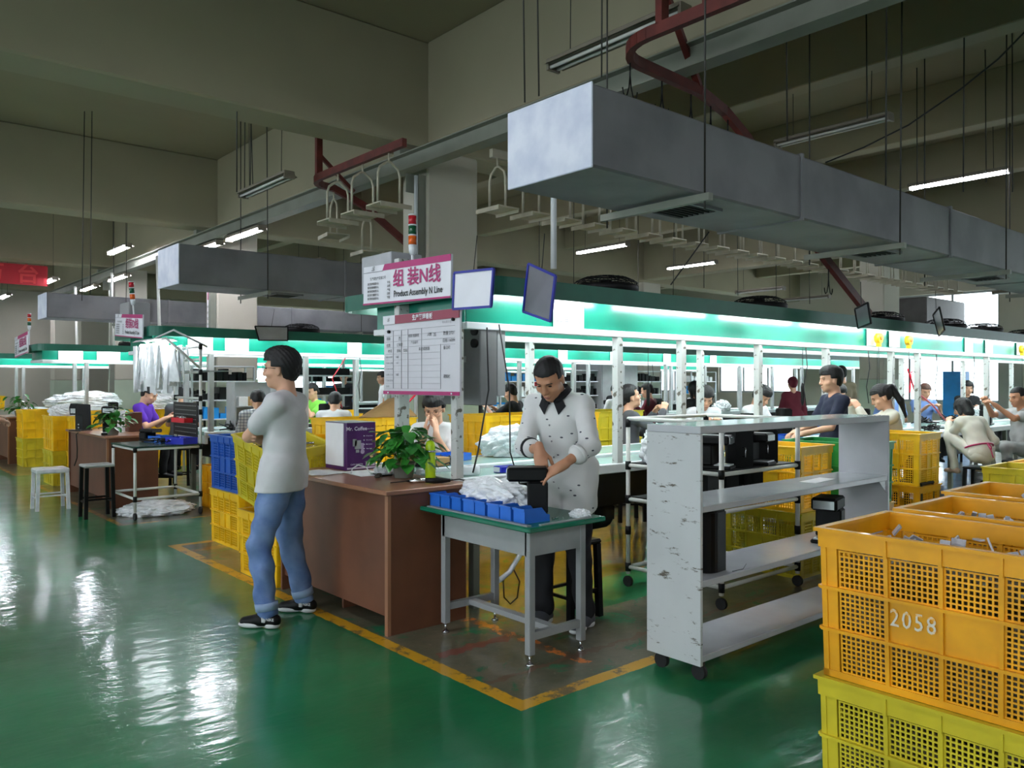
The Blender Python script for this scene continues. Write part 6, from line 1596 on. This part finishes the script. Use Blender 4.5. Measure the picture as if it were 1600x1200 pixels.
sit('person in white shirt half hidden behind the second chipped post', 12.4, 9.1, 80, topm=M_whitet)
sit('pale faced dark haired woman behind the white clad woman', 12.9, 11.6, 235, topm=M_blk, female=True, hair='bob', pitch=.3)
sit('woman in white sweater with shoulder long hair bending over the belt', 7.72, 5.62, 232, topm=M_whitet, top='long', female=True, hair='long', pitch=.55, lean=.16, vox=.009, hz=.66)
sit('black haired person in black jacket behind the white clad woman', 9.75, 7.15, 60, topm=M_blk, top='long', hair='long', female=True, hz=.70)
sit('young man in white t-shirt looking down between two posts', 8.75, 5.62, 268, topm=M_whitet, hair='thick', pitch=.6, vox=.009)
person('person in dark crimson top with back turned', 12.1, 7.0, 45, hz=.84, H=1.52, topm=M_maroon, top='long', hair='short', hairm=M_maroon, female=True)
person('young man in navy t-shirt standing in profile behind the shelf unit', 7.15, 3.72, 143, hz=.86, H=1.60, topm=M_navy, hair='thick', pitch=.05, vox=.008, hands=[(-.1, .33, .98), (.1, .33, .98)])
person('person in olive shirt standing far behind with back turned', 12.95, 6.6, 50, hz=.93, H=1.74, topm=M_olive, hair='crop')
sit('person in blue shirt opposite the ponytailed woman', 10.9, 5.65, 228, topm=M_bluec, hair='thick', pitch=.4, vox=.012)
sit('woman in cream shirt with long black ponytail working near the yellow crate', 8.42, 3.75, 128, hz=.66, topm=M_cream, top='long', female=True, hair='ponytail', pitch=.40, lean=.08, vox=.0075, hands=[(-.14, .36, 1.18), (.06, .40, 1.20)], stool_=False)
sit('person in light blue shirt with dark bob turned away', 12.55, 5.62, 25, topm=M_lblue, female=True, hair='bob', pitch=.3)
sit('smiling woman with reddish hair reaching forward', 13.9, 5.7, 222, topm=M_lblue, female=True, hair='short', hairm=M_hairb, pitch=.25, hands=[(-.1, .45, 1.05), (.1, .45, 1.05)])
sit('woman in black patterned top with straight fringe', 15.9, 5.75, 215, topm=M_blk, female=True, hair='bob', pitch=.15, hz=.70)
sq, IS = sit('woman in white with crimson sash squatting on a low stool, back turned', 10.35, 3.58, 62, hz=.60, H=1.58, topm=M_cream, top='long', female=True, hair='bob', lean=.42, pitch=.55, vox=.009, bottomm=M_cream, hem=-.12, stool_=False, hands=[(-.05, .45, .95), (.30, .30, .80)], feet=[(-.10, .30, .42), (.28, .22, .42)], knees=[(-.3, 1, 1), (.8, .8, 1)], bulk=1.6, shoem=mat('beige_slipper', (190, 160, 140), .7))
ring = MB(); ring.tube([IS['W'](.185 * math.cos(a), .135 * math.sin(a), .10) for a in [2 * PI * k / 24 for k in range(25)]], .010, 6); ring.tube([IS['W'](0, -.145, .10), IS['W'](.01, -.16, .0), IS['W'](.0, -.165, -.10)], .007, 5); ring.tube([IS['W'](0, -.145, .10), IS['W'](.03, -.16, .05), IS['W'](.02, -.16, .01)], .007, 5)
link('sash', ring.mesh('sash'), mat('crimson_sash', (176, 40, 90), .6), sq)
sit('man in grey t-shirt seated in profile raising both hands', 11.45, 3.45, 150, hz=.62, topm=M_greyc, hair='crop', vox=.0085, pitch=.15, lean=.12, hands=[(-.08, .50, 1.16), (.08, .50, 1.20)], bottomm=M_greyc, skin=M_skin2, stool_=False, fat=1.25, elbows=[(-.5, -.1, -1), (.5, -.1, -1)])
